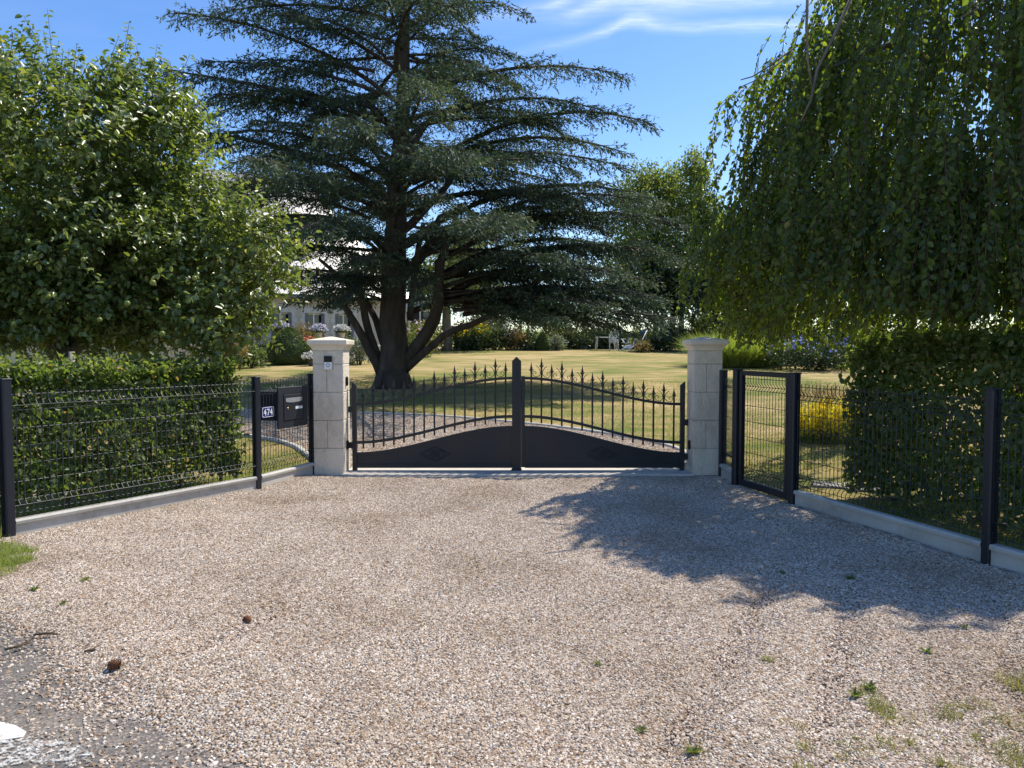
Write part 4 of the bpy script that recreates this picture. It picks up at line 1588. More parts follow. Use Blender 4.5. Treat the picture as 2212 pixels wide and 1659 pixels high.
m.add(V, F)
m.build('cloth', 'navy_fabric', t)

# ================================================================== HEDGES


def hedge(A, B, thick, h, z0, label, n, size, back, mat='leaf_hedge', bare=0.0, stems=(), end_taper=0.0, group='clipped hedges behind the wire fences'):
    """A->B front face line, back = direction towards its back"""
    A, B = np.array(A, float), np.array(B, float)
    a = unit((B - A)[None])[0]
    Ln = np.linalg.norm(B - A)
    bk = unit(np.array(back, float)[None])[0]
    t = thing('hedge', (A + B) / 2 + bk * thick / 2, label, 'hedge', group)
    areas = np.array([Ln * h, Ln * thick * 1.3, thick * h, Ln * h * .55])
    k = rng.choice(4, n, p=areas / areas.sum())
    uu, ww, dep = rng.random(n), rng.random(n), rng.random(n) ** 1.6 * .26 - .03
    Pp, Nn = np.zeros((n, 3)), np.zeros((n, 3))
    lump = lambda s, q: .06 * (vnoise(s * 2.3 + 7, q * 2.3) - .5) + .05 * (vnoise(s * 6, q * 6 + 3) - .5)
    up = np.array((0, 0, 1.))
    q = k == 0
    s, z = uu[q] * Ln, ww[q]
    Pp[q] = A + a * s[:, None] + bk * (dep[q] + lump(s, z * h) + .20 * z ** 5)[:, None] + up * (z0 + z * (h - z0))[:, None]
    Nn[q] = -bk
    q = k == 1
    s, z = uu[q] * Ln, ww[q]
    Pp[q] = A + a * s[:, None] + bk * (z * thick)[:, None] + up * (h - dep[q] * .8 + lump(s, z * 2) * 1.3)[:, None]
    Nn[q] = up
    q = k == 2
    z = ww[q]
    Pp[q] = B - a * (dep[q] * 1.2 + lump(uu[q] * 2, z * 2) - .04 + end_taper * (1 - z))[:, None] + bk * (uu[q] * thick)[:, None] + up * (z0 + z * (h - z0))[:, None]
    Nn[q] = a
    q = k == 3
    s, z = uu[q] * Ln, ww[q]
    Pp[q] = A + a * s[:, None] + bk * (thick - dep[q])[:, None] + up * (z0 + z * (h - z0))[:, None]
    Nn[q] = bk
    # thin out the foot
    s = (Pp - A) @ a
    keep = rng.random(n) < np.clip((Pp[:, 2] - bare * (.6 + .8 * vnoise(s * 3.1, s * 0 + 2))) / .12 + .05, 0, 1)
    Pp, Nn = Pp[keep], Nn[keep]
    n = len(Pp)
    Ax = unit(np.array([0, 0, -.55]) + rng.normal(size=(n, 3)) * .75 + Nn * .35)
    N2 = unit(Nn + rng.normal(size=(n, 3)) * .55)
    Ls = size * (.65 + .7 * rng.random(n))
    lv = Leaves()
    rnd = np.clip(rng.beta(2.2, 2.6, n), 0, 1)
    rnd[rng.random(n) < .02] = 1.0
    lv.add(Pp - Ax * Ls[:, None] * .5, Ax, N2, Ls, Ls * .72, rnd)
    lv.build('foliage', mat, t)
    # young shoots standing out of the clipped faces
    sh = int(n / 60)
    s_ = rng.random(sh) * Ln
    on_end = rng.random(sh) < .22
    b_ = A + a * np.where(on_end, Ln - .05, s_)[:, None] + bk * (thick * rng.random(sh))[:, None] + up * np.where(on_end, z0 + .15 + (h - z0 - .15) * rng.random(sh), h - .03)[:, None]
    d_ = unit(np.where(on_end[:, None], a, up) + rng.normal(size=(sh, 3)) * .45 + up * .25)
    l_ = .06 + .13 * rng.random(sh)
    ls_ = Leaves()
    for j in range(7):
        q_ = b_ + d_ * (l_ * (j + .5) / 7)[:, None]
        A_ = unit(rvec(sh) + d_ * .6)
        Lw = size * (.6 + .5 * rng.random(sh))
        ls_.add(q_, A_, unit(rvec(sh) + up), Lw, Lw * .7, np.clip(.45 + .5 * rng.random(sh), 0, .97))
    ls_.build('young_shoots', mat, t)
    # inner twigs and stems
    m = 500
    s = rng.random(m) * Ln
    b0 = A + a * s[:, None] + bk * (thick * .5) + up * (.05 + rng.random(m)[:, None] * h * .7)
    e0 = b0 + bk * ((rng.random(m) - .5) * thick * .9)[:, None] + a * ((rng.random(m) - .5) * .5)[:, None] + up * (.15 + .3 * rng.random(m))[:, None]
    e0[:, 2] = np.minimum(e0[:, 2], h - .05)
    twig_mesh('twigs', b0, e0, .006, .002, 'twig_brown', t)
    mb = MB()
    for s in np.arange(.15, Ln, .42):
        c = A + a * (s + random.uniform(-.08, .08)) + bk * (thick * .5 + random.uniform(-.08, .08))
        mb.tube([c + (0, 0, -.1), c + a * random.uniform(-.04, .04) + (0, 0, .35), c + a * random.uniform(-.1, .1) + (0, 0, h * .8)], [.024, .02, .009], 6)
    mb.build('stems', 'bark_grey', t)
    return t


dl = unit((FB - FA)[None])[0]
nl = np.array((-dl[1], dl[0], 0))
h0 = FA + nl * .55
hedge(h0 - dl * 2.6, h0 + dl * 2.62, .72, 1.33, .08, 'sunlit clipped hedge behind the mesh fence, under the apple tree', 32000, .054, nl, bare=.10, end_taper=-.02)
dr_ = unit((FG - FF)[None])[0]
nr_ = np.array((-dr_[1], dr_[0], 0))
h1 = FF + nr_ * .86 + dr_ * .05
hedge(h1 + dr_ * 6.5, h1 - dr_ * .30, .95, 1.60, .05, 'dark shaded clipped hedge behind the mesh fence, under the weeping beech', 44000, .058, nr_, bare=.06, end_taper=.10)

# ================================================================== APPLE TREE
at = np.array((-5.55, 9.05, -.03))


def ell(px, py, d, rx, rz, ry, w):
    return (P(px, py, d), np.array((rx, ry, rz)), w)


def sample_ell(E, n, pw=.30):
    ws = np.array([e[2] for e in E]); ws = ws / ws.sum()
    k = rng.choice(len(E), n, p=ws)
    D = rvec(n)
    r_ = rng.random(n) ** pw
    C = np.array([e[0] for e in E])[k]
    Rr = np.array([e[1] for e in E])[k]
    return C + D * Rr * r_[:, None], D, k


def apple_tree():
    t = thing('apple_tree', at, 'leafy apple tree with small green apples overhanging the sunlit hedge', 'tree')
    m = MB()
    m.tube([at + (0, 0, -.1), at + (.02, 0, .5), at + (-.03, .02, 1.1), at + (.05, .0, 1.6)], [.17, .13, .12, .12], 10)
    limbs = [([1.5, (.2, .2, 2.5), (.3, .2, 3.5), (.4, .2, 4.2)], .09),
             ([1.4, (.8, .1, 2.0), (1.4, .2, 2.4), (2.0, .2, 2.6)], .07), ([1.5, (.6, .5, 2.3), (1.0, .7, 3.0), (1.3, .8, 3.5)], .06),
             ([1.2, (.1, -.4, 2.0), (.2, -.7, 2.5), (.2, -.9, 2.9)], .06)]
    for pts, r_ in limbs:
        q = [at + (0, 0, pts[0])] + [at + p for p in pts[1:]]
        m.tube(q, [r_, r_ * .75, r_ * .45, r_ * .2], 7)
    m.build('trunk', 'bark_grey', t)
    E = [ell(60, 410, 9.0, 1.78, 1.50, 1.8, 10), ell(-180, 480, 9.0, 1.7, 1.5, 1.8, 4), ell(308, 585, 9.3, 1.12, .80, 1.4, 6.2), ell(552, 560, 9.0, .36, .30, .6, 1.3),
         ell(478, 672, 8.8, .30, .34, .5, 1.2), ell(150, 640, 9.2, 1.55, .56, 1.5, 6), ell(415, 470, 9.3, .42, .42, .7, 1.2), ell(295, 290, 9.2, .66, .74, .8, 2.0), ell(60, 690, 8.8, 1.0, .30, .8, 2.0)]
    n = 7800
    C0, D0, k = sample_ell(E, 700, .30)
    ci = rng.integers(0, 700, n)
    B0 = C0[ci] + rng.normal(size=(n, 3)) * .15
    D = D0[ci]
    ax = unit(D * .7 + np.array((0, 0, .45)) + rng.normal(size=(n, 3)) * .55)
    Lt = .16 + .22 * rng.random(n)
    # long water shoots along the top
    sh = []
    for px, py, d in ((112, 108, 8.9), (70, 170, 8.9), (130, 150, 9), (20, 150, 8.8), (0, 170, 8.9), (245, 170, 9.1), (262, 160, 9.1), (300, 200, 9.1), (340, 190, 9.2), (365, 190, 9.2), (385, 210, 9.2), (420, 225, 9.2),
                      (405, 270, 9.2), (460, 325, 9.2), (525, 415, 9.1), (655, 480, 9.0), (600, 455, 9.0), (575, 450, 9), (690, 520, 8.9), (650, 540, 8.9), (655, 600, 8.8), (180, 190, 9), (215, 200, 9)):
        sh.append((P(px, py + 75, d), P(px + random.uniform(-12, 18), py - 22, d)))
    sh.append((P(112, 110, 8.9), P(102, 18, 8.9)))
    for k in range(46):      # more upright shoots along the upper outline
        x_ = random.uniform(-20, 640)
        y_ = float(np.interp(x_, [-20, 60, 150, 240, 330, 400, 440, 480, 560, 640], [150, 130, 150, 190, 230, 300, 370, 430, 460, 510]))
        d_ = random.uniform(8.5, 9.4)
        sh.append((P(x_, y_ + 60, d_), P(x_ + random.uniform(-18, 24), y_ - random.uniform(0, 55), d_)))
    S0 = np.array([a for a, b in sh]); S1 = np.array([b for a, b in sh])
    B0 = np.concatenate([B0, S0]); ax = np.concatenate([ax, unit(S1 - S0)]); Lt = np.concatenate([Lt, np.linalg.norm(S1 - S0, axis=1)])
    twig_mesh('twigs', B0, B0 + ax * Lt[:, None], .0045, .002, 'twig_brown', t)
    lv = Leaves()
    K = 11
    for j in range(K):
        f = (j + .6) / K
        cnt = Lt / .30
        sel = rng.random(len(B0)) < np.clip(cnt + .25, .45, 1)
        b = B0[sel] + ax[sel] * (Lt[sel] * f)[:, None]
        m_ = len(b)
        out = unit(np.cross(ax[sel], rvec(m_)))
        A = unit(out * .9 + ax[sel] * .35 + np.array((0, 0, -.25)))
        Nn = unit(np.array((0, 0, .75)) + ax[sel] * .4 + rng.normal(size=(m_, 3)) * .45)
        Ls = .050 + .038 * rng.random(m_)
        rnd = np.clip(rng.beta(2.3, 2.6, m_), 0, 1)
        rnd[rng.random(m_) < .012] = 1
        lv.add(b + A * .012, A, Nn, Ls, Ls * .66, rnd, fold=.16, curl=.22)
    lv.build('crown', 'leaf_apple', t)
    # green apples, each hanging on its own
    spots = [(432, 690), (480, 692), (560, 642), (455, 745), (515, 752), (548, 690), (330, 610), (385, 660), (215, 690), (105, 640), (290, 560), (180, 560), (420, 600), (240, 470), (200, 335), (120, 300), (330, 480), (60, 520), (505, 780), (590, 620), (275, 655), (150, 440), (465, 655), (350, 720), (30, 700)]
    for i, (px, py) in enumerate(spots):
        d = 7.6 if i not in (18,) else 8.5
        d = {0: 8.5, 1: 8.5, 2: 8.4, 3: 8.3, 4: 8.4, 5: 8.4, 18: 8.45, 19: 8.5, 22: 8.3}.get(i, 7.35)
        p = P(px, py, d)
        m = MB()
        r_ = random.uniform(.024, .031)
        m.lathe(p, [(.004, -.9 * r_), (.45 * r_, -.98 * r_), (.85 * r_, -.6 * r_), (r_, 0), (.9 * r_, .5 * r_), (.5 * r_, .88 * r_), (.12 * r_, .76 * r_)], 10)
        m.tube([p + (0, 0, .7 * r_), p + (.004, 0, 1.9 * r_)], .002, 4)
        m.build('apple', 'apple_skin', t)
    # the low sprig hanging beside the hedge end
    tw0 = P(512, 740, 8.45); tw1 = P(503, 795, 8.45)
    twig_mesh('hanging_twig', tw0[None], tw1[None], .004, .002, 'twig_brown', t)


apple_tree()
# stake beside it
sp_ = P(161, 770, 7.6); sp_[2] = -.03
t = thing('tree_stake', sp_, 'weathered pale wooden stake standing up out of the sunlit hedge', 'stake')
m = MB(); m.tube([sp_ + (0, 0, -.1), sp_ + (-.01, 0, .8), sp_ + (-.03, 0, 1.52)], [.033, .031, .029], 9); m.build('post', 'old_wood', t)
m = MB(); m.box(sp_ + (-.028, 0, 1.36), (.075, .075, .03), bev=.004); m.build('tie', 'black_plastic', t)

# ================================================================== WEEPING BEECH
BC = np.array((5.85, 8.25, 0.))


def beech_R(z, phi):
    base = (3.24 - .70 * np.clip(-np.sin(phi), 0, 1) ** 2) * np.sqrt(np.clip(1 - ((z - 1.2) / 6.1) ** 2, 0, 1))
    return base * (1 + .16 * (vnoise(phi * 2.3 + 40, z * .55) - .5) + .10 * (vnoise(phi * 6 + 11, z * 1.3) - .5))


def beech():
    t = thing('weeping_beech', BC, 'huge weeping beech whose leafy curtain hangs over the shaded hedge', 'tree')
    m = MB()
    m.tube([BC + (0, 0, -.1), BC + (.05, 0, 1.2), BC + (-.05, .1, 3.0), BC + (-.2, 0, 5.2), BC + (-.1, 0, 6.9)], [.30, .24, .2, .14, .05], 12)
    for k in range(14):
        ph = k * 2.4
        z0 = 2.9 + .25 * k
        r_ = float(beech_R(np.array(min(z0 + .6, 7.0)), np.array(ph)))
        pts = [BC + (0, 0, z0)]
        for f, dz in ((.35, .6), (.7, .8), (.95, .5), (1.02, -.2)):
            pts.append(BC + np.array((math.cos(ph) * r_ * f, math.sin(ph) * r_ * f, min(z0 + dz, 7.1))))
        m.tube(pts, [.075, .05, .03, .018, .008], 7)
    m.build('trunk', 'bark_grey', t)
    # limbs that show through the curtain
    vis = [([(1850, -30), (1800, 80), (1765, 150), (1752, 215), (1730, 262)], 7.75, .030), ([(1745, -20), (1742, 60), (1745, 130), (1757, 205)], 7.8, .026), ([(1720, 100), (1665, 140), (1625, 165), (1600, 172)], 8.7, .016),
           ([(1690, 130), (1640, 170), (1605, 185), (1590, 200)], 8.7, .012), ([(1590, 480), (1545, 520), (1500, 552), (1470, 570)], 9.3, .020), ([(1790, 300), (1800, 340), (1808, 400), (1805, 450)], 7.6, .015),
           ([(2140, -20), (2110, 20), (2075, 38)], 7.0, .022), ([(1905, 180), (1870, 250), (1860, 330), (1855, 420)], 7.4, .012), ([(2050, 250), (2040, 330), (2046, 420)], 7.1, .012)]
    for pts, d, r_ in vis:
        d = d * .88 + .40
        q = [P(a, b, d) for a, b in pts]
        m = MB()
        m.tube(q, [r_ * .62 * (1 - .6 * i / len(q)) for i in range(len(q))], 6)
        m.build('limb', 'bark_grey', t)
    phc = math.atan2(-BC[1], -BC[0])
    # tresses: bunches of strands hanging together from one branch end, with gaps between the bunches
    nc = 560
    cph = np.where(rng.random(nc) < .72, phc + (rng.random(nc) - .5) * R(200), rng.random(nc) * 2 * math.pi)
    cz = np.where(rng.random(nc) < .40, 1.9 + 1.6 * rng.random(nc), 2.2 + 4.9 * rng.random(nc))
    cd = 1.05 - .50 * rng.random(nc) ** 1.8
    cl = np.where(cz < 3.4, .9 + 1.6 * rng.random(nc), .8 + 1.5 * rng.random(nc))
    n = 5000
    ci = rng.integers(0, nc, n)
    rc_ = np.maximum(beech_R(cz, cph) * cd, .4)
    ph = cph[ci] + rng.normal(size=n) * .17 / rc_[ci]
    z0 = cz[ci] + rng.normal(size=n) * .16
    rr = rc_[ci] + rng.normal(size=n) * .13
    lowest = 1.16 + .95 * np.clip(-np.cos(ph), 0, 1) ** 5 + .42 * vnoise(ph * 5 + 3, ph * 0) + .25 * rng.random(n)
    hx_, hy_ = BC[0] + np.cos(ph) * rr - h1[0], BC[1] + np.sin(ph) * rr - h1[1]
    over = hx_ * nr_[0] + hy_ * nr_[1]
    lowest = np.where((over < 1.05) & (hy_ < .6), np.maximum(lowest, 1.70 + .20 * rng.random(n)), lowest)
    ln = np.clip(np.minimum(cl[ci] * (.55 + .6 * rng.random(n)), z0 - lowest), .2, None)
    S0 = BC + np.stack([np.cos(ph) * rr, np.sin(ph) * rr, z0], 1)
    outw = np.stack([np.cos(ph), np.sin(ph), 0 * ph], 1)
    # a few long trailing strands at the near left edge
    ex = [(1500, 560, 640, 9.2), (1507, 520, 690, 9.2), (1522, 480, 600, 9.2), (1545, 500, 665, 9.1), (1570, 520, 700, 9.1), (1600, 560, 735, 9.0), (1640, 580, 745, 8.9), (1680, 600, 752, 8.7), (1710, 600, 750, 8.6), (1590, 480, 640, 9.1),
          (1495, 590, 655, 9.25), (1620, 420, 640, 9.0), (1560, 440, 600, 9.2), (1575, 205, 330, 9.1), (1590, 195, 300, 9.0), (1610, 182, 330, 9.0), (1640, 165, 300, 8.9), (1660, 620, 760, 8.8), (1735, 610, 742, 8.5), (1530, 380, 520, 9.2), (1545, 330, 470, 9.2), (1557, 280, 420, 9.2)]
    XS = np.array([P(a, b, d * .93) for a, b, c, d in ex]); XE = np.array([P(a, c, d * .93) for a, b, c, d in ex])
    S0 = np.concatenate([S0, XS, XS + (.03, .05, 0)]); ln = np.concatenate([ln, (XS - XE)[:, 2], (XS - XE)[:, 2] * .9])
    o2 = np.tile(np.array([[-.9, -.3, 0]]), (len(ex), 1))
    outw = np.concatenate([outw, o2, o2])
    n = len(S0)
    sway = rng.normal(size=(n, 3)) * [.14, .14, 0] + outw * .06
    pos = lambda f: S0 + sway * (f ** 1.5)[:, None] * ln[:, None] - np.array((0, 0, 1.)) * (f * ln)[:, None] + outw * (.16 * (1 - (1 - np.minimum(f, .4) / .4) ** 2))[:, None]
    A_, B_ = [], []
    fs = np.linspace(0, 1, 5)
    for a, b in zip(fs[:-1], fs[1:]):
        A_.append(pos(np.full(n, a))); B_.append(pos(np.full(n, b)))
    twig_mesh('hanging_twigs', np.concatenate(A_), np.concatenate(B_), .0045, .0035, 'twig_brown', t)
    lv = Leaves()
    cnt = np.ceil(ln / .031).astype(int)
    for j in range(int(cnt.max())):
        sel = cnt > j
        f = np.clip((j + rng.random(n)) / cnt, 0, 1)
        p = pos(f)[sel]
        m_ = len(p)
        side = unit(np.cross(outw[sel], [0, 0, 1.])) * np.where(rng.random(m_) < .5, -1, 1)[:, None]
        A = unit(side * .55 + outw[sel] * rng.normal(.15, .5, (m_, 1)) + np.array((0, 0, -.75)) + rng.normal(size=(m_, 3)) * .25)
        Nn = unit(outw[sel] * .55 + np.array((0, 0, .35)) + rng.normal(size=(m_, 3)) * .55)
        Ls = .040 + .036 * rng.random(m_)
        rnd = np.clip(rng.beta(2.2, 2.6, m_), 0, 1) * .92
        rnd[rng.random(m_) < .008] = 1
        lv.add(p + side * .01, A, Nn, Ls, Ls * .68, rnd, fold=.12, curl=.12)
    lv.build('crown', 'leaf_beech', t)


beech()

# ================================================================== CEDAR
CX = np.array((-3.22, 20.0, .49))


def cedar():
    t = thing('cedar_tree', CX, 'large dark cedar with tiered spreading branches beside the drive', 'tree')
    Q = lambda px, py, dy=0.0: P(px, py, 20.0 + dy)
    limbs = [  # name, points, radius at the ends
        ([(848, 850), (848, 800), (852, 740), (850, 640), (852, 540), (858, 420), (866, 300), (872, 150), (876, 0)], 0, [.52, .42, .40, .37, .34, .27, .23, .18, .14], True),
        ([(826, 812), (800, 760), (768, 700), (738, 650), (705, 622)], -.3, [.2, .17, .14, .10, .03], False),
        ([(835, 800), (806, 742), (790, 690), (780, 640), (770, 590)], -.1, [.17, .15, .14, .13, .10], False),
        ([(838, 770), (812, 690), (790, 650), (740, 600), (690, 560)], .3, [.13, .12, .11, .09, .06], False),
        ([(868, 790), (905, 742), (938, 690), (948, 630), (950, 570), (965, 520), (985, 470)], -.2, [.25, .24, .23, .2, .17, .13, .09], False),
        ([(872, 800), (915, 762), (958, 724), (1020, 700), (1080, 672), (1140, 620), (1190, 590)], -.5, [.17, .14, .12, .11, .10, .09, .06], False),
        ([(868, 600), (905, 560), (930, 520), (950, 470), (1000, 440)], .1, [.2, .18, .15, .12, .08], False),
        ([(862, 480), (825, 440), (800, 400), (740, 380), (690, 375)], -.1, [.16, .14, .12, .09, .06], False),
        ([(866, 500), (910, 460), (950, 420), (985, 370), (1030, 330)], .2, [.17, .15, .12, .10, .06], False),
        ([(858, 560), (820, 520), (790, 500), (750, 480)], .4, [.14, .12, .10, .07], False),
        ([(868, 360), (900, 300), (935, 250), (990, 225)], -.2, [.13, .11, .09, .06], False),
        ([(868, 330), (840, 270), (800, 230), (740, 205)], .1, [.13, .11, .09, .06], False),
        ([(930, 700), (960, 640), (1010, 600), (1070, 585)], .3, [.12, .11, .09, .06], False),
        ([(888, 690), (890, 640), (900, 560), (915, 480)], -.35, [.12, .12, .11, .08], False)]
    mb = MB()
    for i, (pts, dy, rad, main) in enumerate(limbs):
        q = [Q(a, b, dy * (j / (len(pts) - 1)) * 2.2 if not main else 0) for j, (a, b) in enumerate(pts)]
        # finer, slightly crooked course
        q2, r2 = [], []
        for j in range(len(q) - 1):
            for f in (0, .5):
                q2.append(q[j] * (1 - f) + q[j + 1] * f + (rng.normal(size=3) * .02 if f else 0))
                r2.append(rad[j] * (1 - f) + rad[j + 1] * f)
        q2.append(q[-1]); r2.append(rad[-1])
        mb.tube(q2, [v * (.92 if main else .74) for v in r2], 14 if main else 9)
    top = Q(876, 0)
    mb.tube([top, top + (0.05, 0, 2.6), top + (0, 0, 5.2)], [.14, .08, .02], 8)
    for k in range(7):     # root flare
        a = k * .9 + .3
        mb.tube([CX + (math.cos(a) * .28, math.sin(a) * .28, .45), CX + (math.cos(a) * .42, math.sin(a) * .42, .10), CX + (math.cos(a) * .62, math.sin(a) * .62, -.12)], [.15, .13, .05], 7)
    mb.build('trunk', 'bark_cedar', t)
    kites = Leaves()
    SA, SB, BA, BB, BR0, BR1 = [], [], [], [], [], []
    zt = [1.5, 2.2, 4.0, 6.0, 8.4, 11.0, 13.0, 15.0, 17.0]
    lt = [5.5, 6.9, 7.2, 6.7, 6.1, 4.4, 3.1, 1.8, .6]

    def branch(S0, az, L, rise, droop):
        h = np.array((math.cos(az), math.sin(az), 0)); sd = np.array((-h[1], h[0], 0))
        bend = rng.normal() * .16
        pos = lambda q: S0 + h * q[:, None] + sd * (bend * q * q / L)[:, None] + np.array((0, 0, 1.)) * (rise * q - (rise + droop) * .62 * q * q / L)[:, None]
        qs = np.linspace(0, L, 9)
        pp = pos(qs)
        BA.append(pp[:-1]); BB.append(pp[1:])
        br = .022 * L * (1 - .86 * qs / L) * .62 + .008
        BR0.append(br[:-1]); BR1.append(br[1:])
        q = np.arange(.16 * L + .15, L, .17)
        q = np.concatenate([q, q + .05, [L * .985, L * .99, L * .995]])
        sgn = np.concatenate([np.ones((len(q) - 3) // 2), -np.ones((len(q) - 3) // 2), [1, -1, .2]])
        f = q / L
        b = pos(q)
        m_ = len(q)
        ls = (.20 * L + .50) * (1 - .72 * f ** 1.6) * (.55 + .6 * rng.random(m_)) * np.clip(f * 4 - .3, .3, 1)
        ang = sgn * (R(62) - R(26) * f + rng.normal(size=m_) * R(11))
        slope = (rise - 2 * (rise + droop) * .62 * f)
        d = h * np.cos(ang)[:, None] + sd * np.sin(ang)[:, None]
        d[:, 2] = slope * .55 - .08 + rng.normal(size=m_) * .20
        d = unit(d)
        e = b + d * ls[:, None]; e[:, 2] -= .10 * ls
        SA.append(b); SB.append(e)
        # third order twigs along each side branch
        nq = np.maximum((ls / .088).astype(int), 2)
        idx = np.repeat(np.arange(m_), nq)
        k = np.concatenate([np.arange(v) for v in nq])
        ff = (k + .4 + .5 * rng.random(len(k))) / nq[idx]
        bb = b[idx] + d[idx] * (ls[idx] * ff)[:, None]; bb[:, 2] -= .10 * ls[idx] * ff * ff
        s2 = np.where(k % 2 == 0, 1, -1)
        sdv = unit(np.cross(d[idx], [0, 0, 1.]))
        M = len(bb)
        tl = (.13 + .23 * rng.random(M)) * (1.05 - .5 * ff)
        td = unit(d[idx] * .75 + sdv * (s2 * .75)[:, None] + np.array((0, 0, -.20)) + rng.normal(size=(M, 3)) * .22)
        td[:, 2] -= .42 * rng.random(M) * (.3 + f[idx])
        # needle tufts
        K = np.maximum((tl / .031).astype(int), 2)
        i2 = np.repeat(np.arange(M), K)
        k2 = np.concatenate([np.arange(v) for v in K])
        f2 = (k2 + rng.random(len(k2))) / K[i2]
        p = bb[i2] + td[i2] * (tl[i2] * f2)[:, None]
        p[:, 2] -= .14 * tl[i2] * f2 ** 2
        m3 = len(p)
        A = unit(td[i2] * .8 + rng.normal(size=(m3, 3)) * .42 + np.array((0, 0, .06)))
        Nn = unit(np.array((0, 0, .9)) + rng.normal(size=(m3, 3)) * .5)
        base = .18 + .42 * rng.random()
        kites.add(p, A, Nn, .085 + .06 * rng.random(m3), .026 + .016 * rng.random(m3), np.clip(base + .30 * f2 * ff[i2] + rng.normal(size=m3) * .16, 0, 1), kind='kite')

    nbr = 120
    for i in range(nbr):
        f = (i + rng.random()) / nbr
        z = 2.3 + 13.6 * f ** 1.12
        az = i * 2.39996 + rng.normal() * .25
        left = max(0, -math.cos(az)); front = max(0, -math.sin(az)); right = max(0, math.cos(az))
        L = np.interp(z, zt, lt) * (.46 + .58 * rng.random())
        if z < 5.5:
            L *= 1 - .42 * left * np.clip((5.5 - z) / 2, 0, 1)
        L *= 1 + .10 * right * (z < 7)
        if z > 6.5:
            L *= 1 - .16 * abs(math.cos(az))
        if z < 3.6 and front > .35:
            continue
        if z < 2.9 and left > .5:
            continue
        px = -3.22 + .018 * z
        S0 = np.array((px, 20.0, z + .15))
        off = min(1.0, L * .2) if z < 9 else 0
        S0 = S0 + np.array((math.cos(az), math.sin(az), 0.25)) * off * rng.random()
        rise = .34 - .012 * z + rng.normal() * .12 if z < 9 else .20 + .25 * (z - 9) / 6 + rng.normal() * .06
        branch(S0, az, L, rise, .12 + .10 * rng.random())
    # plates that are plain to see in the outline (tip in the photo, start on a limb)
    for (sx, sy, tx, ty, dy) in ((858, 300, 412, 195, -.6), (860, 220, 432, 82, 0), (868, 160, 500, 20, .3), (858, 400, 420, 292, -1.0), (860, 460, 455, 425, -.8),
                                 (870, 300, 1278, 218, -1.0), (872, 400, 1388, 258, -.5), (870, 380, 1330, 330, .8), (880, 520, 1425, 425, 0), (900, 560, 1480, 480, -1.2),
                                 (900, 620, 1440, 560, -.6), (950, 640, 1420, 600, 1.0), (1000, 680, 1415, 690, -1.5), (960, 660, 1300, 640, -2.0), (1000, 640, 1360, 720, -.8), (876, 60, 1128, 12, 0), (874, 160, 1102, 100, -.6), (876, 120, 1090, 170, -1.5),
                                 (846, 560, 520, 480, .5), (846, 600, 640, 600, -1.2), (850, 620, 700, 600, -2.6), (855, 420, 900, 330, -4.5), (850, 560, 770, 560, -4.2), (856, 560, 930, 640, -3.4), (852, 480, 640, 330, -3.5), (860, 300, 760, 190, -3.6),
                                 (870, 250, 1000, 130, -3.0), (880, 420, 1150, 350, -3.0), (890, 560, 1180, 480, -3.6),
                                 (950, 630, 1390, 660, -.5), (960, 650, 1340, 700, .8), (980, 670, 1270, 690, -2.4), (960, 620, 1330, 590, -2.6), (940, 600, 1400, 540, 1.5), (1000, 660, 1200, 700, 2.0), (900, 560, 1350, 450, 1.6), (960, 600, 1250, 560, -3.2), (1040, 670, 1440, 640, -.2),
                                 (846, 590, 600, 545, -.6), (848, 620, 650, 650, .8), (840, 640, 560, 600, 1.2), (846, 520, 540, 520, -1.5), (850, 600, 740, 640, -3.0), (846, 480, 500, 400, 1.0), (830, 650, 640, 630, -2.2), (840, 650, 690, 660, 1.4),
                                 (960, 640, 1400, 640, -1.8), (970, 650, 1330, 660, -2.8), (1000, 660, 1420, 690, .4), (960, 600, 1460, 560, -.4), (940, 570, 1420, 500, .9), (950, 620, 1300, 620, .6), (930, 540, 1380, 440, -1.6), (1000, 650, 1360, 690, -1.0)):
        a, b = P(sx, sy, 20.0), P(tx, ty, 20.0 + dy)
        v = b - a
        L = math.hypot(v[0], v[1])
        az = math.atan2(v[1], v[0])
        droop = .14
        endz = v[2] / L
        rise = (endz + .62 * droop) / (1 - .62)
        rise = max(min(rise, .8), -.05)
        droop = rise * (1 - .62) / .62 - endz / .62
        branch(a, az, L, rise, droop)
    BA, BB = np.concatenate(BA), np.concatenate(BB)
    twig_mesh('branches', BA, BB, np.concatenate(BR0), np.concatenate(BR1), 'bark_cedar', t)
    twig_mesh('side_branches', np.concatenate(SA), np.concatenate(SB), .011, .004, 'bark_cedar', t)
    print('cedar kites', sum(len(q) for q in kites.Q))
    kites.build('crown', 'needle_cedar', t)


cedar()

# ================================================================== OTHER TREES AND SHRUBS


def clump_leaves(lv, E, n, size, nclump, spread, pw=.4, ratio=.55, up=.3, base_r=.5):
    C, D, k = sample_ell(E, nclump, pw)
    i = rng.integers(0, nclump, n)
    br = np.clip(base_r + rng.normal(size=nclump) * .16, 0, 1)
    p = C[i] + rng.normal(size=(n, 3)) * spread
    A = unit(rng.normal(size=(n, 3)) + np.array((0, 0, -.15)))
    Nn = unit(rng.normal(size=(n, 3)) * .8 + D[i] * .5 + np.array((0, 0, up)))
    Ls = size * (.6 + .8 * rng.random(n))
    lv.add(p, A, Nn, Ls, Ls * ratio, np.clip(br[i] + rng.normal(size=n) * .15, 0, 1), kind='kite')


def gz(px, py_guess, d):
    p = P(px, py_guess, d)
    p[2] = float(tz(p[0], p[1]))
    return p


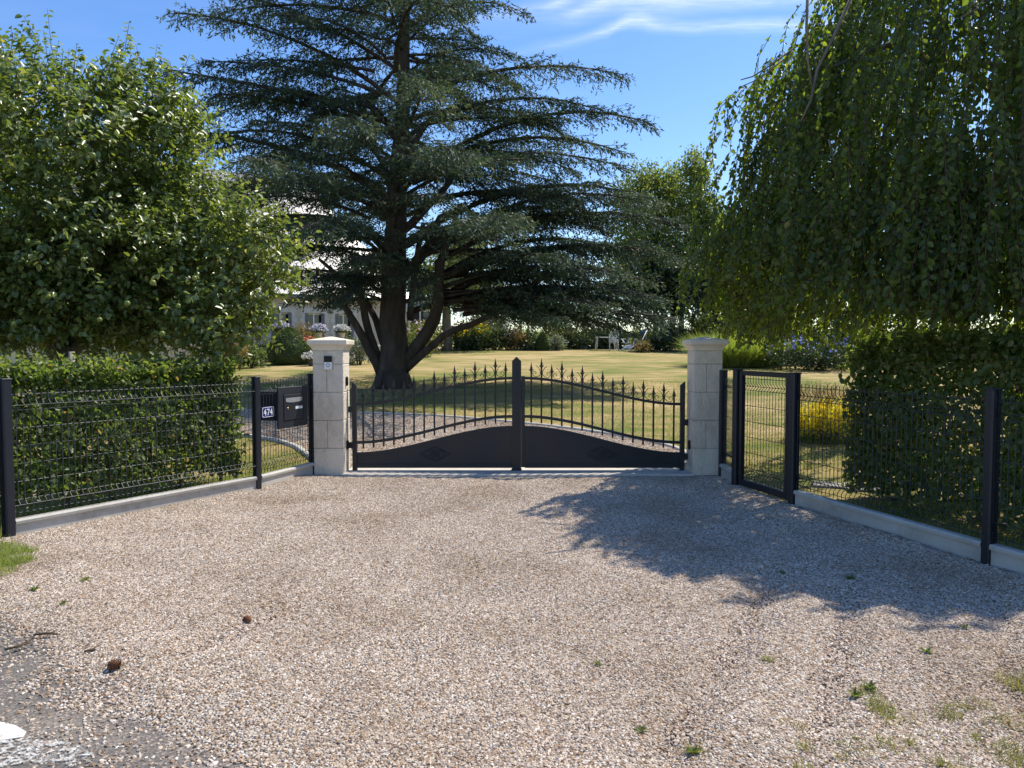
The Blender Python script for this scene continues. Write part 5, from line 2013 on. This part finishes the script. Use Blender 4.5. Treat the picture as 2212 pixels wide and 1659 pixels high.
def bg_tree(name, label, px, d, ells, n, size, mat, bark, r=.16, lean=0.0, h=None, group=None, nclump=260, spread=.28, cat='tree', stems=1):
    """ells: (px, py, rx, rz) in photo position, radii in metres"""
    b = gz(px, 750, d)
    t = thing(name, b, label, cat, group)
    E = [(P(a, c, d), np.array((rx, rx * .9, rz)), rx * rx * rz) for a, c, rx, rz in ells]
    zt_ = max(e[0][2] + e[1][2] * .6 for e in E)
    m = MB()
    for k in range(stems):
        ox = (k - (stems - 1) / 2) * r * 2.6
        q = [b + (ox, 0, -.15), b + (ox * 1.3 + lean * .3, 0, (zt_ - b[2]) * .3), b + (ox * 2 + lean * .7, 0, (zt_ - b[2]) * .65), np.array((E[0][0][0], d, zt_))]
        m.tube(q, [r, r * .8, r * .5, r * .15], 9)
    for e in E:
        for k in range(4):
            a = k * 1.6 + random.random()
            s0 = np.array((b[0] + (e[0][0] - b[0]) * .5, d, max(b[2] + 1.2, e[0][2] - e[1][2] * .6)))
            m.tube([s0, s0 * .5 + e[0] * .5 + (0, 0, .1), e[0] + e[1] * np.array((math.cos(a) * .7, math.sin(a) * .7, .2 * math.sin(3 * a)))], [r * .45, r * .3, r * .08], 6)
    m.build('trunk', bark, t)
    lv = Leaves()
    clump_leaves(lv, E, n, size, nclump, spread)
    lv.build('crown', mat, t)
    return t


BT = 'trees along the back of the garden'
bg_tree('birch_tree', 'pale yellow-green tree with airy top, leftmost of the row beyond the cedar', 1415, 50, [(1385, 450, 2.1, 2.7), (1370, 550, 2.4, 2.4), (1395, 390, 1.2, 1.2)], 14000, .20, 'leaf_birch', 'bark_birch', .2, group=BT, nclump=420, spread=.30)
bg_tree('birch_tree', 'pale green tree with twin pale trunks in the middle of the back row', 1462, 50.5, [(1455, 440, 1.7, 2.6), (1465, 550, 2.3, 2.4), (1440, 390, 1.2, 1.2)], 12000, .20, 'leaf_birch', 'bark_birch', .2, group=BT, nclump=380, spread=.30, stems=2)
bg_tree('birch_tree', 'tallest slender pointed green tree of the back row, next to the weeping beech', 1520, 48.5, [(1499, 430, 1.25, 3.0), (1492, 365, .8, 1.3), (1530, 500, 1.7, 2.6)], 12000, .19, 'leaf_birch', 'bark_birch', .18, group=BT, nclump=380, spread=.26)
bg_tree('dark_tree', 'dark dense tree filling the gap below the pale tree tops', 1430, 46, [(1400, 600, 2.2, 1.9), (1465, 600, 2.0, 2.2), (1350, 620, 1.5, 1.4), (1440, 650, 2.2, 1.0)], 15000, .22, 'leaf_dark', 'bark_cedar', .16, group=BT)
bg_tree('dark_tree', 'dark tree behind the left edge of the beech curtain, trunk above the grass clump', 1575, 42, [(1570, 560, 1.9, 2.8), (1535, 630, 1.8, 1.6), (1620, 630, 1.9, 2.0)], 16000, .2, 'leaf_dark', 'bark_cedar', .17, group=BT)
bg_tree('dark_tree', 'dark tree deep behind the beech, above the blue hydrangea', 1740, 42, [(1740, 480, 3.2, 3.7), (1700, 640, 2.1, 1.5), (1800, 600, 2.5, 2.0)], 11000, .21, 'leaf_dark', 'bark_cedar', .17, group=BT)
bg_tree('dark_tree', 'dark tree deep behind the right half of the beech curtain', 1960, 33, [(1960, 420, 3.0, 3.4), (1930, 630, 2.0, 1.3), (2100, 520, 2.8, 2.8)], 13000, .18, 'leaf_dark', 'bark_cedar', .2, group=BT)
bg_tree('old_tree', 'spreading yellow-green tree with thick old trunk seen under the cedar boughs', 965, 41, [(985, 600, 2.3, 1.7), (1060, 640, 1.7, 1.0), (930, 620, 1.6, 1.3), (1010, 540, 1.9, 1.1)], 12000, .18, 'leaf_yellowgreen', 'bark_grey', .30, group=BT, nclump=320, spread=.3)
bg_tree('dark_tree', 'dark treetop rising behind the left side of the apple tree', 0, 30, [(-20, 250, 2.0, 2.6), (10, 350, 2.2, 2.0), (-60, 420, 2.6, 2.4)], 9000, .16, 'needle_cedar', 'bark_cedar', .2, group=BT)
bg_tree('small_tree', 'small thin-leaved tree reaching up before the sky gap under the cedar', 1140, 43, [(1145, 685, .75, .55), (1120, 665, .7, .5), (1165, 650, .9, .6), (1185, 690, .5, .5)], 1500, .17, 'leaf_mid', 'bark_grey', .05, group=BT, nclump=70, spread=.2)


def shrub(name, label, cat, px, py, d, rx, rz, n, size, mat, flowers=None, nfl=0, flsz=.08, group=None, ry=None, sit=True, zc=None):
    b = gz(px, 750, d)
    t = thing(name, b, label, cat, group)
    c = P(px, py, d) if zc is None else b + (0, 0, zc)
    ry = ry or rx * .8
    lv = Leaves()
    E = [(c, np.array((rx, ry, rz)), 3.0), (c + (rx * .35, -.1, -rz * .25), np.array((rx * .75, ry, rz * .75)), 1.2), (c + (-rx * .35, .1, -rz * .2), np.array((rx * .75, ry, rz * .8)), 1.2),
         (np.array((c[0], c[1], b[2] + rz * .45)), np.array((rx * .95, ry * .9, rz * .5)), 1.4)]
    clump_leaves(lv, E, n, size, max(30, n // 45), size * 1.1, pw=.33)
    lv.V[0][:, 2] = np.maximum(lv.V[0][:, 2], b[2] - .02)
    lv.build('foliage', mat, t)
    m = MB()
    for k in range(5):
        a = k * 1.26
        m.tube([b + (math.cos(a) * .06, math.sin(a) * .06, -.08), b * .5 + c * .5 + (math.cos(a) * rx * .25, math.sin(a) * ry * .25, 0), c + (math.cos(a) * rx * .6, math.sin(a) * ry * .6, rz * .3)], [.025, .018, .006], 5)
    m.build('stems', 'twig_brown', t)
    if flowers:
        lf = Leaves()
        D = rvec(nfl)
        D[:, 1] = -np.abs(D[:, 1]) * .8
        D[:, 2] = np.abs(D[:, 2]) * 1.1 - .15
        D = unit(D)
        p = c + D * np.array((rx, ry, rz)) * (1.0 + .08 * rng.random((nfl, 1)))
        for k in range(4):
            q = p + rng.normal(size=(nfl, 3)) * flsz * .45
            lf.add(q, rvec(nfl), unit(D + rng.normal(size=(nfl, 3)) * .5), flsz * (.7 + .5 * rng.random(nfl)), flsz * .8, kind='kite')
        lf.build('flowers', flowers, t)
    return t


SG = 'shrubs in the border at the back of the lawn'
shrub('shrub', 'low green shrub with pale pink blooms right beside the cedar trunk', 'shrub', 912, 726, 35, .95, .62, 2600, .13, 'leaf_yellowgreen', 'petal_pink', 26, .12, SG)
shrub('shrub', 'bright green small bush below the conservatory, left of the pink blooms', 'shrub', 894, 742, 33.5, .45, .30, 1200, .1, 'leaf_mid', None, 0, .1, SG)
shrub('shrub', 'green bush at the foot of the old thick trunk, on its left', 'shrub', 938, 720, 42, 1.0, .85, 2400, .14, 'leaf_yellowgreen', None, 0, .1, SG)
shrub('shrub', 'purple-leaved shrub standing highest behind the yellow-topped bush', 'shrub', 1050, 702, 45, 1.3, .7, 2600, .15, 'leaf_purple', None, 0, .1, SG)
shrub('shrub', 'dark red-leaved bush right of the old thick trunk', 'shrub', 994, 716, 43, .75, .6, 1800, .14, 'leaf_purple', 'petal_pink', 10, .1, SG)
shrub('shrub', 'green bush topped with bright yellow flowers under the cedar bough', 'shrub', 1030, 722, 42.4, 1.05, .62, 2600, .14, 'leaf_mid', 'petal_yellow', 60, .13, SG)
shrub('shrub', 'dark green low bush at the lawn edge below the yellow-topped bush', 'shrub', 1012, 739, 41.5, 1.0, .42, 2200, .13, 'leaf_dark', None, 0, .1, SG)
shrub('shrub', 'olive green bush right of the yellow-topped bush', 'shrub', 1068, 725, 42.0, .95, .70, 2400, .14, 'leaf_mid', None, 0, .1, SG)
shrub('shrub', 'grey-lilac flowering bush in the middle of the back border', 'shrub', 1095, 728, 42.0, .75, .62, 2000, .13, 'leaf_dark', 'petal_lilac', 26, .07, SG)
shrub('shrub', 'tall soft grassy shrub left of the dark rounded bush and the cone topiary', 'shrub', 1122, 730, 41.6, .60, .60, 1900, .14, 'leaf_ochre', None, 0, .1, SG)
shrub('shrub', 'dark rounded bush immediately left of the cone topiary', 'shrub', 1147, 737, 41.3, .62, .48, 2200, .11, 'leaf_dark', None, 0, .1, SG)
shrub('shrub', 'silvery pale leaved bush immediately right of the cone topiary', 'shrub', 1199, 737, 41.2, .62, .42, 1900, .11, 'leaf_silver', None, 0, .1, SG)
shrub('shrub', 'yellow-green bush rising behind the silvery one', 'shrub', 1202, 714, 43.5, .85, .70, 2300, .14, 'leaf_yellowgreen', None, 0, .1, SG)
shrub('shrub', 'large dark bush between the silvery bush and the garden table', 'shrub', 1248, 728, 43.0, 1.1, .85, 3000, .14, 'leaf_dark', None, 0, .1, SG)
shrub('shrub', 'dark bush directly behind the garden table and chairs', 'shrub', 1312, 730, 44.0, 1.2, .75, 2800, .14, 'leaf_dark', None, 0, .1, SG)
shrub('shrub', 'broad dark green rounded bush right of the deck chair', 'shrub', 1432, 728, 40.5, 1.55, .78, 4600, .14, 'leaf_dark', None, 0, .1, SG)
shrub('shrub', 'small tawny bush with grassy plumes at the foot of the deck chair', 'shrub', 1386, 745, 39.2, .42, .28, 900, .12, 'leaf_ochre', None, 0, .1, SG)
shrub('shrub', 'sunny green bush between the back row trunks and the tall grass clump', 'shrub', 1530, 700, 45, 1.0, 1.0, 2200, .16, 'leaf_mid', None, 0, .1, SG)
HGp = 'shrubs in the bed before the house'
shrub('shrub', 'orange-tinted feathery bush behind the tall egg-shaped topiary', 'shrub', 655, 722, 32.0, .75, .65, 2200, .11, 'leaf_ochre', None, 0, .1, HGp)
shrub('shrub', 'tawny feathery bush seen under the apple boughs above the hedge', 'shrub', 492, 752, 26.5, .62, .42, 1900, .10, 'leaf_ochre', None, 0, .1, HGp)
shrub('shrub', 'small green bush under the apple boughs left of the house door', 'shrub', 540, 765, 27.5, .5, .3, 1500, .10, 'leaf_mid', None, 0, .1, HGp)
shrub('shrub', 'cream plumed bush showing between hedge top and apple leaves', 'shrub', 298, 750, 20, .55, .4, 1500, .09, 'leaf_silver', 'petal_white', 30, .06, HGp)
shrub('shrub', 'dark green low bush left of the egg-shaped topiary', 'shrub', 578, 762, 31, .55, .38, 1500, .10, 'leaf_dark', None, 0, .1, HGp)
shrub('shrub', 'green bush with coral red blooms between topiary and stone pillar', 'shrub', 668, 750, 29.5, .38, .42, 1100, .09, 'leaf_mid', 'petal_red', 16, .09, HGp)
shrub('shrub', 'grey-green spiky bush right of the doorbell pillar cap', 'shrub', 775, 748, 29.5, .55, .42, 1600, .10, 'leaf_silver', None, 0, .1, HGp)
shrub('hydrangea', 'large dark shrub dotted with blue mophead flowers beneath the beech', 'shrub', 1755, 757, 26.5, 1.6, .52, 5600, .10, 'leaf_dark', 'petal_blue', 44, .11)
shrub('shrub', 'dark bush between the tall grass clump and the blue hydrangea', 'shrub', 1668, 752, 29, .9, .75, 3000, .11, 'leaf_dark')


for (px, d, rx, rz, lb) in ((1615, 36, 1.9, 1.5, 'dark bush mass left of the hydrangea, far behind the grass clump'), (1725, 33, 2.0, 1.6, 'dark bush mass straight behind the blue hydrangea'),
                             (1860, 32, 2.2, 1.7, 'dark bush mass behind the beech curtain right of the hydrangea'), (2010, 30, 2.3, 1.7, 'dark bush mass behind the shaded clipped hedge'), (2180, 29, 2.3, 1.7, 'dark bush mass behind the right end of the shaded hedge'),
                             (1500, 47, 2.0, 1.3, 'dark undergrowth bush at the foot of the slender pointed tree'), (1590, 44, 2.0, 1.5, 'dark undergrowth bush at the foot of the tree by the beech edge')):
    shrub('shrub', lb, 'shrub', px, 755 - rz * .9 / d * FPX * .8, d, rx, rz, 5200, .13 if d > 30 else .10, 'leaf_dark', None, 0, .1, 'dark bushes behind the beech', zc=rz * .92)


def topiary(px, ytop, ybase, d, wpx, label, pointed=1.0):
    b = gz(px, 760, d)
    h = (ybase - ytop) / FPX * d
    r_ = wpx / FPX * d
    t = thing('topiary', b, label, 'topiary', 'clipped topiary cones in the garden')
    prof = lambda f: r_ * np.where(f < .25, .82 + .18 * np.sin(f / .25 * math.pi / 2), np.cos(np.clip((f - .25) / .75, 0, 1) * math.pi / 2) ** (.8 * pointed))
    m = MB()
    m.lathe(b, [(float(prof(np.array(f))) * .93, h * f * .97) for f in np.linspace(0, 1, 14)], 20)
    core = m.build('core', 'leaf_topiary', t)
    n = 7000
    f = rng.random(n) ** .8 * .99
    a = rng.random(n) * 2 * math.pi
    rr = prof(f) * (1 + .03 * rng.normal(size=n)) + .02 * (vnoise(a * 5, f * 9) - .5)
    p = b + np.stack([np.cos(a) * rr, np.sin(a) * rr, f * h], 1)
    D = unit(np.stack([np.cos(a), np.sin(a), .35 + 0 * a], 1))
    lv = Leaves()
    lv.add(p - D * .02, unit(D + rng.normal(size=(n, 3)) * .7), rvec(n), .055 + .03 * rng.random(n), .035, kind='kite')
    lv.build('foliage', 'leaf_topiary', t)


topiary(624, 704, 785, 29.4, 42, 'tall egg-shaped clipped topiary on the lawn left of the doorbell pillar', .8)
topiary(707, 714, 765, 31.5, 24, 'pointed clipped topiary whose tip shows just above the doorbell pillar', 1.1)
topiary(1172, 712, 753, 41.0, 13, 'small pointed topiary cone at the back edge of the lawn', 1.0)


def flower_pot(px, py, d, pot, petals, label):
    p = P(px, py, d)
    t = thing('flower_pot', p - (0, 0, .4), label, 'flower pot', 'pots of flowers in front of the house')
    m = MB()
    m.lathe(p - (0, 0, .42), [(.10, .10), (.13, .28), (.15, .29), (.15, .33), (.12, .33), (.11, .31)], 14)
    m.build('pot', pot, t)
    lv = Leaves(); n = 700
    D = rvec(n); D[:, 2] = np.abs(D[:, 2])
    q = p + D * np.array((.32, .26, .30)) * rng.random((n, 1)) ** .3 - (0, 0, .10)
    lv.add(q, rvec(n), rvec(n), .09, .05, kind='kite')
    lv.build('foliage', 'leaf_mid', t)
    lv = Leaves(); n = 300
    D = rvec(n); D[:, 2] = np.abs(D[:, 2]) * .9; D[:, 1] = -np.abs(D[:, 1])
    q = p + D * np.array((.33, .28, .28)) * (.9 + .25 * rng.random((n, 1))) - (0, 0, .04)
    lv.add(q, rvec(n), unit(D + rng.normal(size=(n, 3)) * .4), .08, .06, kind='kite')
    lv.build('flowers', petals, t)


flower_pot(608, 706, 30.6, 'terracotta', 'petal_lilac', 'pot of pale lilac flowers before the house window nearest the apple tree')
flower_pot(689, 712, 31.0, 'house_wall', 'petal_lilac', 'pot of lilac flowers on the terrace wall above the pillar')
flower_pot(739, 712, 32.0, 'house_wall', 'petal_white', 'pot of whitish flowers nearest the cedar trunk')
flower_pot(672, 772, 28.6, 'grey_paint', 'petal_white', 'grey pot of white flowers on the lawn edge beside the doorbell pillar')


def grass_clump(px, py, d, n, h, r_, mat, label, cat='ornamental grass', bend=.5, w=.02):
    b = gz(px, py, d)
    t = thing('ornamental_grass', b, label, cat)
    lv = Leaves()
    a = rng.random(n) * 2 * math.pi
    rr = rng.random(n) ** .5 * r_
    base = b + np.stack([np.cos(a) * rr, np.sin(a) * rr * .8, 0 * a], 1)
    D = unit(np.stack([np.cos(a) * rr / r_ * .5 + rng.normal(size=n) * .15, np.sin(a) * rr / r_ * .5 + rng.normal(size=n) * .15, 1 + 0 * a], 1))
    lv.blades(base, D, h * (.65 + .45 * rng.random(n)), w, bend * (.5 + rng.random(n)), seg=5)
    lv.build('blades', mat, t)
    return t


grass_clump(1590, 780, 28.5, 6500, 1.75, 1.30, 'blade_grass', 'tall bright green grass clump arching behind the shaded pillar', bend=.34, w=.026)

# yellow flower clump behind the right fence
yb = G(1782, 952)
t = thing('yellow_flowers', yb, 'clump of tall yellow flowers with tawny seed heads behind the fence', 'flowers')
n = 1100
a = rng.random(n) * 6.283
rr = rng.random(n) ** .55
base = yb + np.stack([np.cos(a) * rr * .40, np.sin(a) * rr * .32, 0 * a], 1)
D = unit(np.stack([np.cos(a) * rr * .34 + rng.normal(size=n) * .13, np.sin(a) * rr * .30 + rng.normal(size=n) * .13, 1 + 0 * a], 1))
hh_ = (.26 + .46 * rng.random(n) ** 1.3) * (1.12 - .55 * rr ** 2) * (.75 + .5 * vnoise(base[:, 0] * 7, base[:, 1] * 7))
lv = Leaves(); lv.blades(base, D, hh_, .012, .16 * rng.random(n), seg=3)
q = base + D * (hh_ * rng.random(n))[:, None]
lv.add(q, unit(rvec(n) + (0, 0, .6)), rvec(n), .09, .022, kind='kite')
lv.build('stems', 'blade_grass', t)
lf = Leaves()
for k in range(9):
    sel = rng.random(n) < .42
    m_ = int(sel.sum())
    q = base[sel] + D[sel] * (hh_[sel] * (.74 + .30 * rng.random(m_)))[:, None] + rng.normal(size=(m_, 3)) * .022
    lf.add(q, rvec(m_), unit(rvec(m_) + (.4, -.1, .7)), .036 + .026 * rng.random(m_), .034, kind='kite')
lf.build('flowers', 'petal_yellow', t)
n2 = 260
a = rng.random(n2) * 6.283; rr = rng.random(n2) ** .5
b2 = yb + np.stack([np.cos(a) * rr * .42, np.sin(a) * rr * .35, 0 * a], 1)
D2 = unit(np.stack([np.cos(a) * rr * .15 + .08 + rng.normal(size=n2) * .08, np.sin(a) * rr * .15, 1 + 0 * a], 1))
h2 = .66 + .26 * rng.random(n2)
lv = Leaves(); lv.blades(b2, D2, h2, .006, .05, seg=3)
for k in range(6):
    q = b2 + D2 * (h2 * (.80 + .035 * k))[:, None]
    lv.add(q, unit(D2 + rng.normal(size=(n2, 3)) * .25), rvec(n2), .05, .014, kind='kite')
lv.build('seed_heads', 'blade_dry', t)

# maize field beyond the garden
n = 9000
x = -12 + 62 * rng.random(n); y = 60 + 7 * rng.random(n)
b = np.stack([x, y, tz(x, y)], 1)
lv = Leaves()
lv.blades(b, unit(rng.normal(size=(n, 3)) * .22 + (0, 0, 1.)), 1.25 + .5 * rng.random(n), .13, .25 * rng.random(n), seg=3)
o = lv.build('maize_field', 'corn')
tag(o, 'field of green maize beyond the back border of the garden', 'maize', kind='stuff')

# ================================================================== GRASS ON THE GROUND, WEEDS, SMALL LITTER
DR2 = [(p[0], p[1]) for p in DRIVE]
n = 60000
y = 9.3 + 13 * rng.random(n) ** 1.5
x = (rng.random(n) - .5) * 1.5 * y + .3
ok = ~in_poly(x, y, DR2) & ((np.abs(x) > 2.5) | (y > 9.6))
xl_ = -3.3 - .55 * (y - 8)
x, y = x[ok], y[ok]
m_ = len(x)
lv = Leaves()
lv.add(np.stack([x, y, tz(x, y) - .01], 1), unit(rng.normal(size=(m_, 3)) * .6 + (0, 0, 1.)), rvec(m_), .035 + .03 * rng.random(m_), .010, np.clip(vnoise(x * 1.2, y * 1.2) + rng.normal(size=m_) * .2, 0, 1), kind='kite')
tag(lv.build('lawn_grass', 'blade_lawn'), 'short dry mown grass of the lawn behind the gate and fences', 'grass', kind='stuff')
# shaded grass between fence and hedges
lv = Leaves()
for (A_, B_, w0, w1, cnt) in ((FA - dl * 1.0, FC, .06, 1.0, 9000), (FF + dr_ * .1, FH + dr_ * 1.5, -1.5, -.06, 9000)):
    d_ = unit((B_ - A_)[None])[0]; nn_ = np.array((-d_[1], d_[0], 0))
    p = A_ + d_ * (rng.random(cnt) * np.linalg.norm(B_ - A_))[:, None] + nn_ * (w0 + (w1 - w0) * rng.random(cnt))[:, None] * (1 if w0 > 0 else -1) * (1 if w0 > 0 else 1)
    if w0 < 0:
        p = A_ + d_ * (rng.random(cnt) * np.linalg.norm(B_ - A_))[:, None] + nn_ * (.06 + 1.3 * rng.random(cnt))[:, None]
    p[:, 2] = -.035
    lv.blades(p, unit(rng.normal(size=(cnt, 3)) * .45 + (0, 0, 1.)), .05 + .06 * rng.random(cnt), .006, .3 * rng.random(cnt), seg=2)
tag(lv.build('fence_grass', 'blade_grass'), 'green grass growing under the hedges behind the wire fences', 'grass', kind='stuff')


def tufts(spots, name, label, mat='blade_grass'):
    lv = Leaves()
    for (px, py, n, r_, h) in spots:
        c = G(px, py, 0)
        a = rng.random(n) * 6.283; rr = rng.random(n) ** .6 * r_
        b = np.stack([c[0] + np.cos(a) * rr, c[1] + np.sin(a) * rr * .9, 0 * a], 1)
        b[:, 2] = gravel_z(b[:, 0], b[:, 1]) - .004
        lv.blades(b, unit(rng.normal(size=(n, 3)) * .5 + (0, 0, .8)), h * (.5 + .7 * rng.random(n)), .0045, .5 * rng.random(n), seg=3)
    o = lv.build(name, mat)
    tag(o, label, 'grass', kind='stuff')


tufts([(-10, 1195, 1400, .22, .10), (30, 1215, 700, .14, .08), (60, 1192, 200, .08, .06), (-70, 1240, 1500, .3, .1), (-120, 1190, 1500, .35, .12)], 'verge_grass', 'ragged green grass at the foot of the near left fence post')
rs_ = np.random.default_rng(21)
sp2 = [(1500 + 720 * rs_.random() ** .7, 1500 + 165 * rs_.random(), int(14 + 34 * rs_.random()), .025 + .05 * rs_.random(), .03 + .035 * rs_.random()) for _ in range(52)]
sp2 = [s for s in sp2 if s[1] > 1655 - (s[0] - 1500) * .22 or rs_.random() < .12]
tufts(sp2 + [(1900, 1535, 150, .06, .06), (1870, 1505, 120, .06, .05), (2205, 1478, 300, .10, .08), (2200, 1640, 260, .1, .06), (1500, 1628, 60, .03, .05), (1658, 1437, 70, .035, .05), (1905, 1552, 120, .05, .05)], 'gravel_grass', 'sparse thin grass coming up through the gravel in the near right corner', 'blade_lawn')


def weed(px, py, s, label, n=14):
    c = G(px, py, 0)
    c[2] = float(gravel_z(c[0], c[1]))
    t = thing('weed', c, label, 'weed', 'small weeds in the gravel')
    a = np.arange(n) * 2.4 + rng.random(n)
    el_ = R(15) + R(55) * rng.random(n)
    A = np.stack([np.cos(a) * np.cos(el_), np.sin(a) * np.cos(el_), np.sin(el_)], 1)
    lv = Leaves()
    lv.add(c + A * .004, A, np.tile([0, 0, 1.], (n, 1)), s * .8 * (.45 + .75 * rng.random(n)), s * .26, rnd=.4 + .6 * rng.random(n), kind='oval', curl=.25)
    lv.build('leaves', 'leaf_mid', t)


for px, py, s, lb in ((2003, 1417, .05, 'bright broad-leaved weed alone in the gravel right of centre of the near right half'), (1880, 1500, .055, 'broad-leaved weed at the top of the weedy patch near the right corner'),
                      (1845, 1512, .05, 'broad-leaved weed just left of the thickest weedy patch'), (1497, 1634, .045, 'small upright weed near the bottom edge, right of centre'),
                      (1292, 1440, .030, 'tiny weed in the open sunlit gravel, middle of the forecourt'), (186, 1253, .05, 'low weed nearest the left fence post on the gravel'),
                      (75, 1276, .05, 'dark green weed at the left edge below the grass tuft'), (135, 1306, .035, 'pale green weed left of the fallen pine cone, above it'),
                      (1385, 1585, .035, 'small weed low in the picture, left of the weedy corner'), (2085, 1365, .03, 'tiny weed in the gravel near the right fence base'),
                      (1837, 1247, .05, 'weed in the shaded gravel close to the right fence base'), (1690, 1235, .035, 'small weed in the middle of the tree shadow on the gravel')):
    weed(px, py, s, lb)


def pine_cone(px, py, s, rz, label):
    c = G(px, py, 0)
    c[2] = float(gravel_z(c[0], c[1])) + s * .38
    t = thing('fallen_cone', c - (0, 0, s * .3), label, 'cone', 'brown cones fallen on the gravel')
    ax = Vector((math.cos(rz), math.sin(rz), .12))
    m = MB()
    m.lathe(c - np.array(ax) * s * .5, [(.10 * s, 0), (.34 * s, .15 * s), (.40 * s, .4 * s), (.32 * s, .7 * s), (.12 * s, 1.0 * s)], 10, ax=ax)
    m.build('core', 'cone_brown', t)
    lv = Leaves()
    n = 90
    f = (np.arange(n) + .5) / n; a = np.arange(n) * 2.39996
    axn = unit(np.array(ax)[None])[0]
    x_ = unit(np.cross(axn, [0, 0, 1.])[None])[0]; y_ = np.cross(axn, x_)
    rad = s * np.interp(f, [0, .15, .4, .7, 1], [.1, .34, .40, .32, .1])
    o_ = x_ * np.cos(a)[:, None] + y_ * np.sin(a)[:, None]
    p = c + axn * ((f - .5) * s)[:, None] + o_ * (rad * .9)[:, None]
    lv.add(p, unit(o_ + axn * .5), unit(axn - o_ * .4), s * .22, s * .2, kind='oval', curl=-.1)
    lv.build('scales', 'cone_brown', t)


pine_cone(246, 1447, .055, .4, 'brown fallen cone on the gravel edge near the road, the larger one')
pine_cone(535, 1341, .042, 2.8, 'smaller brown fallen cone on the open gravel')
for i, (pts, lb) in enumerate((([(10, 1408), (40, 1400), (66, 1392)], 'brown fallen twig at the left edge of the gravel'), ([(72, 1376), (100, 1372), (125, 1374)], 'brown fallen twig just behind the one at the left edge'), ([(182, 1412), (205, 1406)], 'short fallen twig between the cone and the left edge'))):
    q = [G(a, b, 0) + (0, 0, .012) for a, b in pts]
    m = MB(); m.tube(q, [.006, .007, .004][:len(q)], 6)
    e = q[0] * .4 + q[-1] * .6
    m.tube([e, e + (.03, .04, .012)], [.004, .002], 5)
    tag(m.build('fallen_twig', 'twig_brown'), lb, 'twig', 'twigs lying on the gravel')
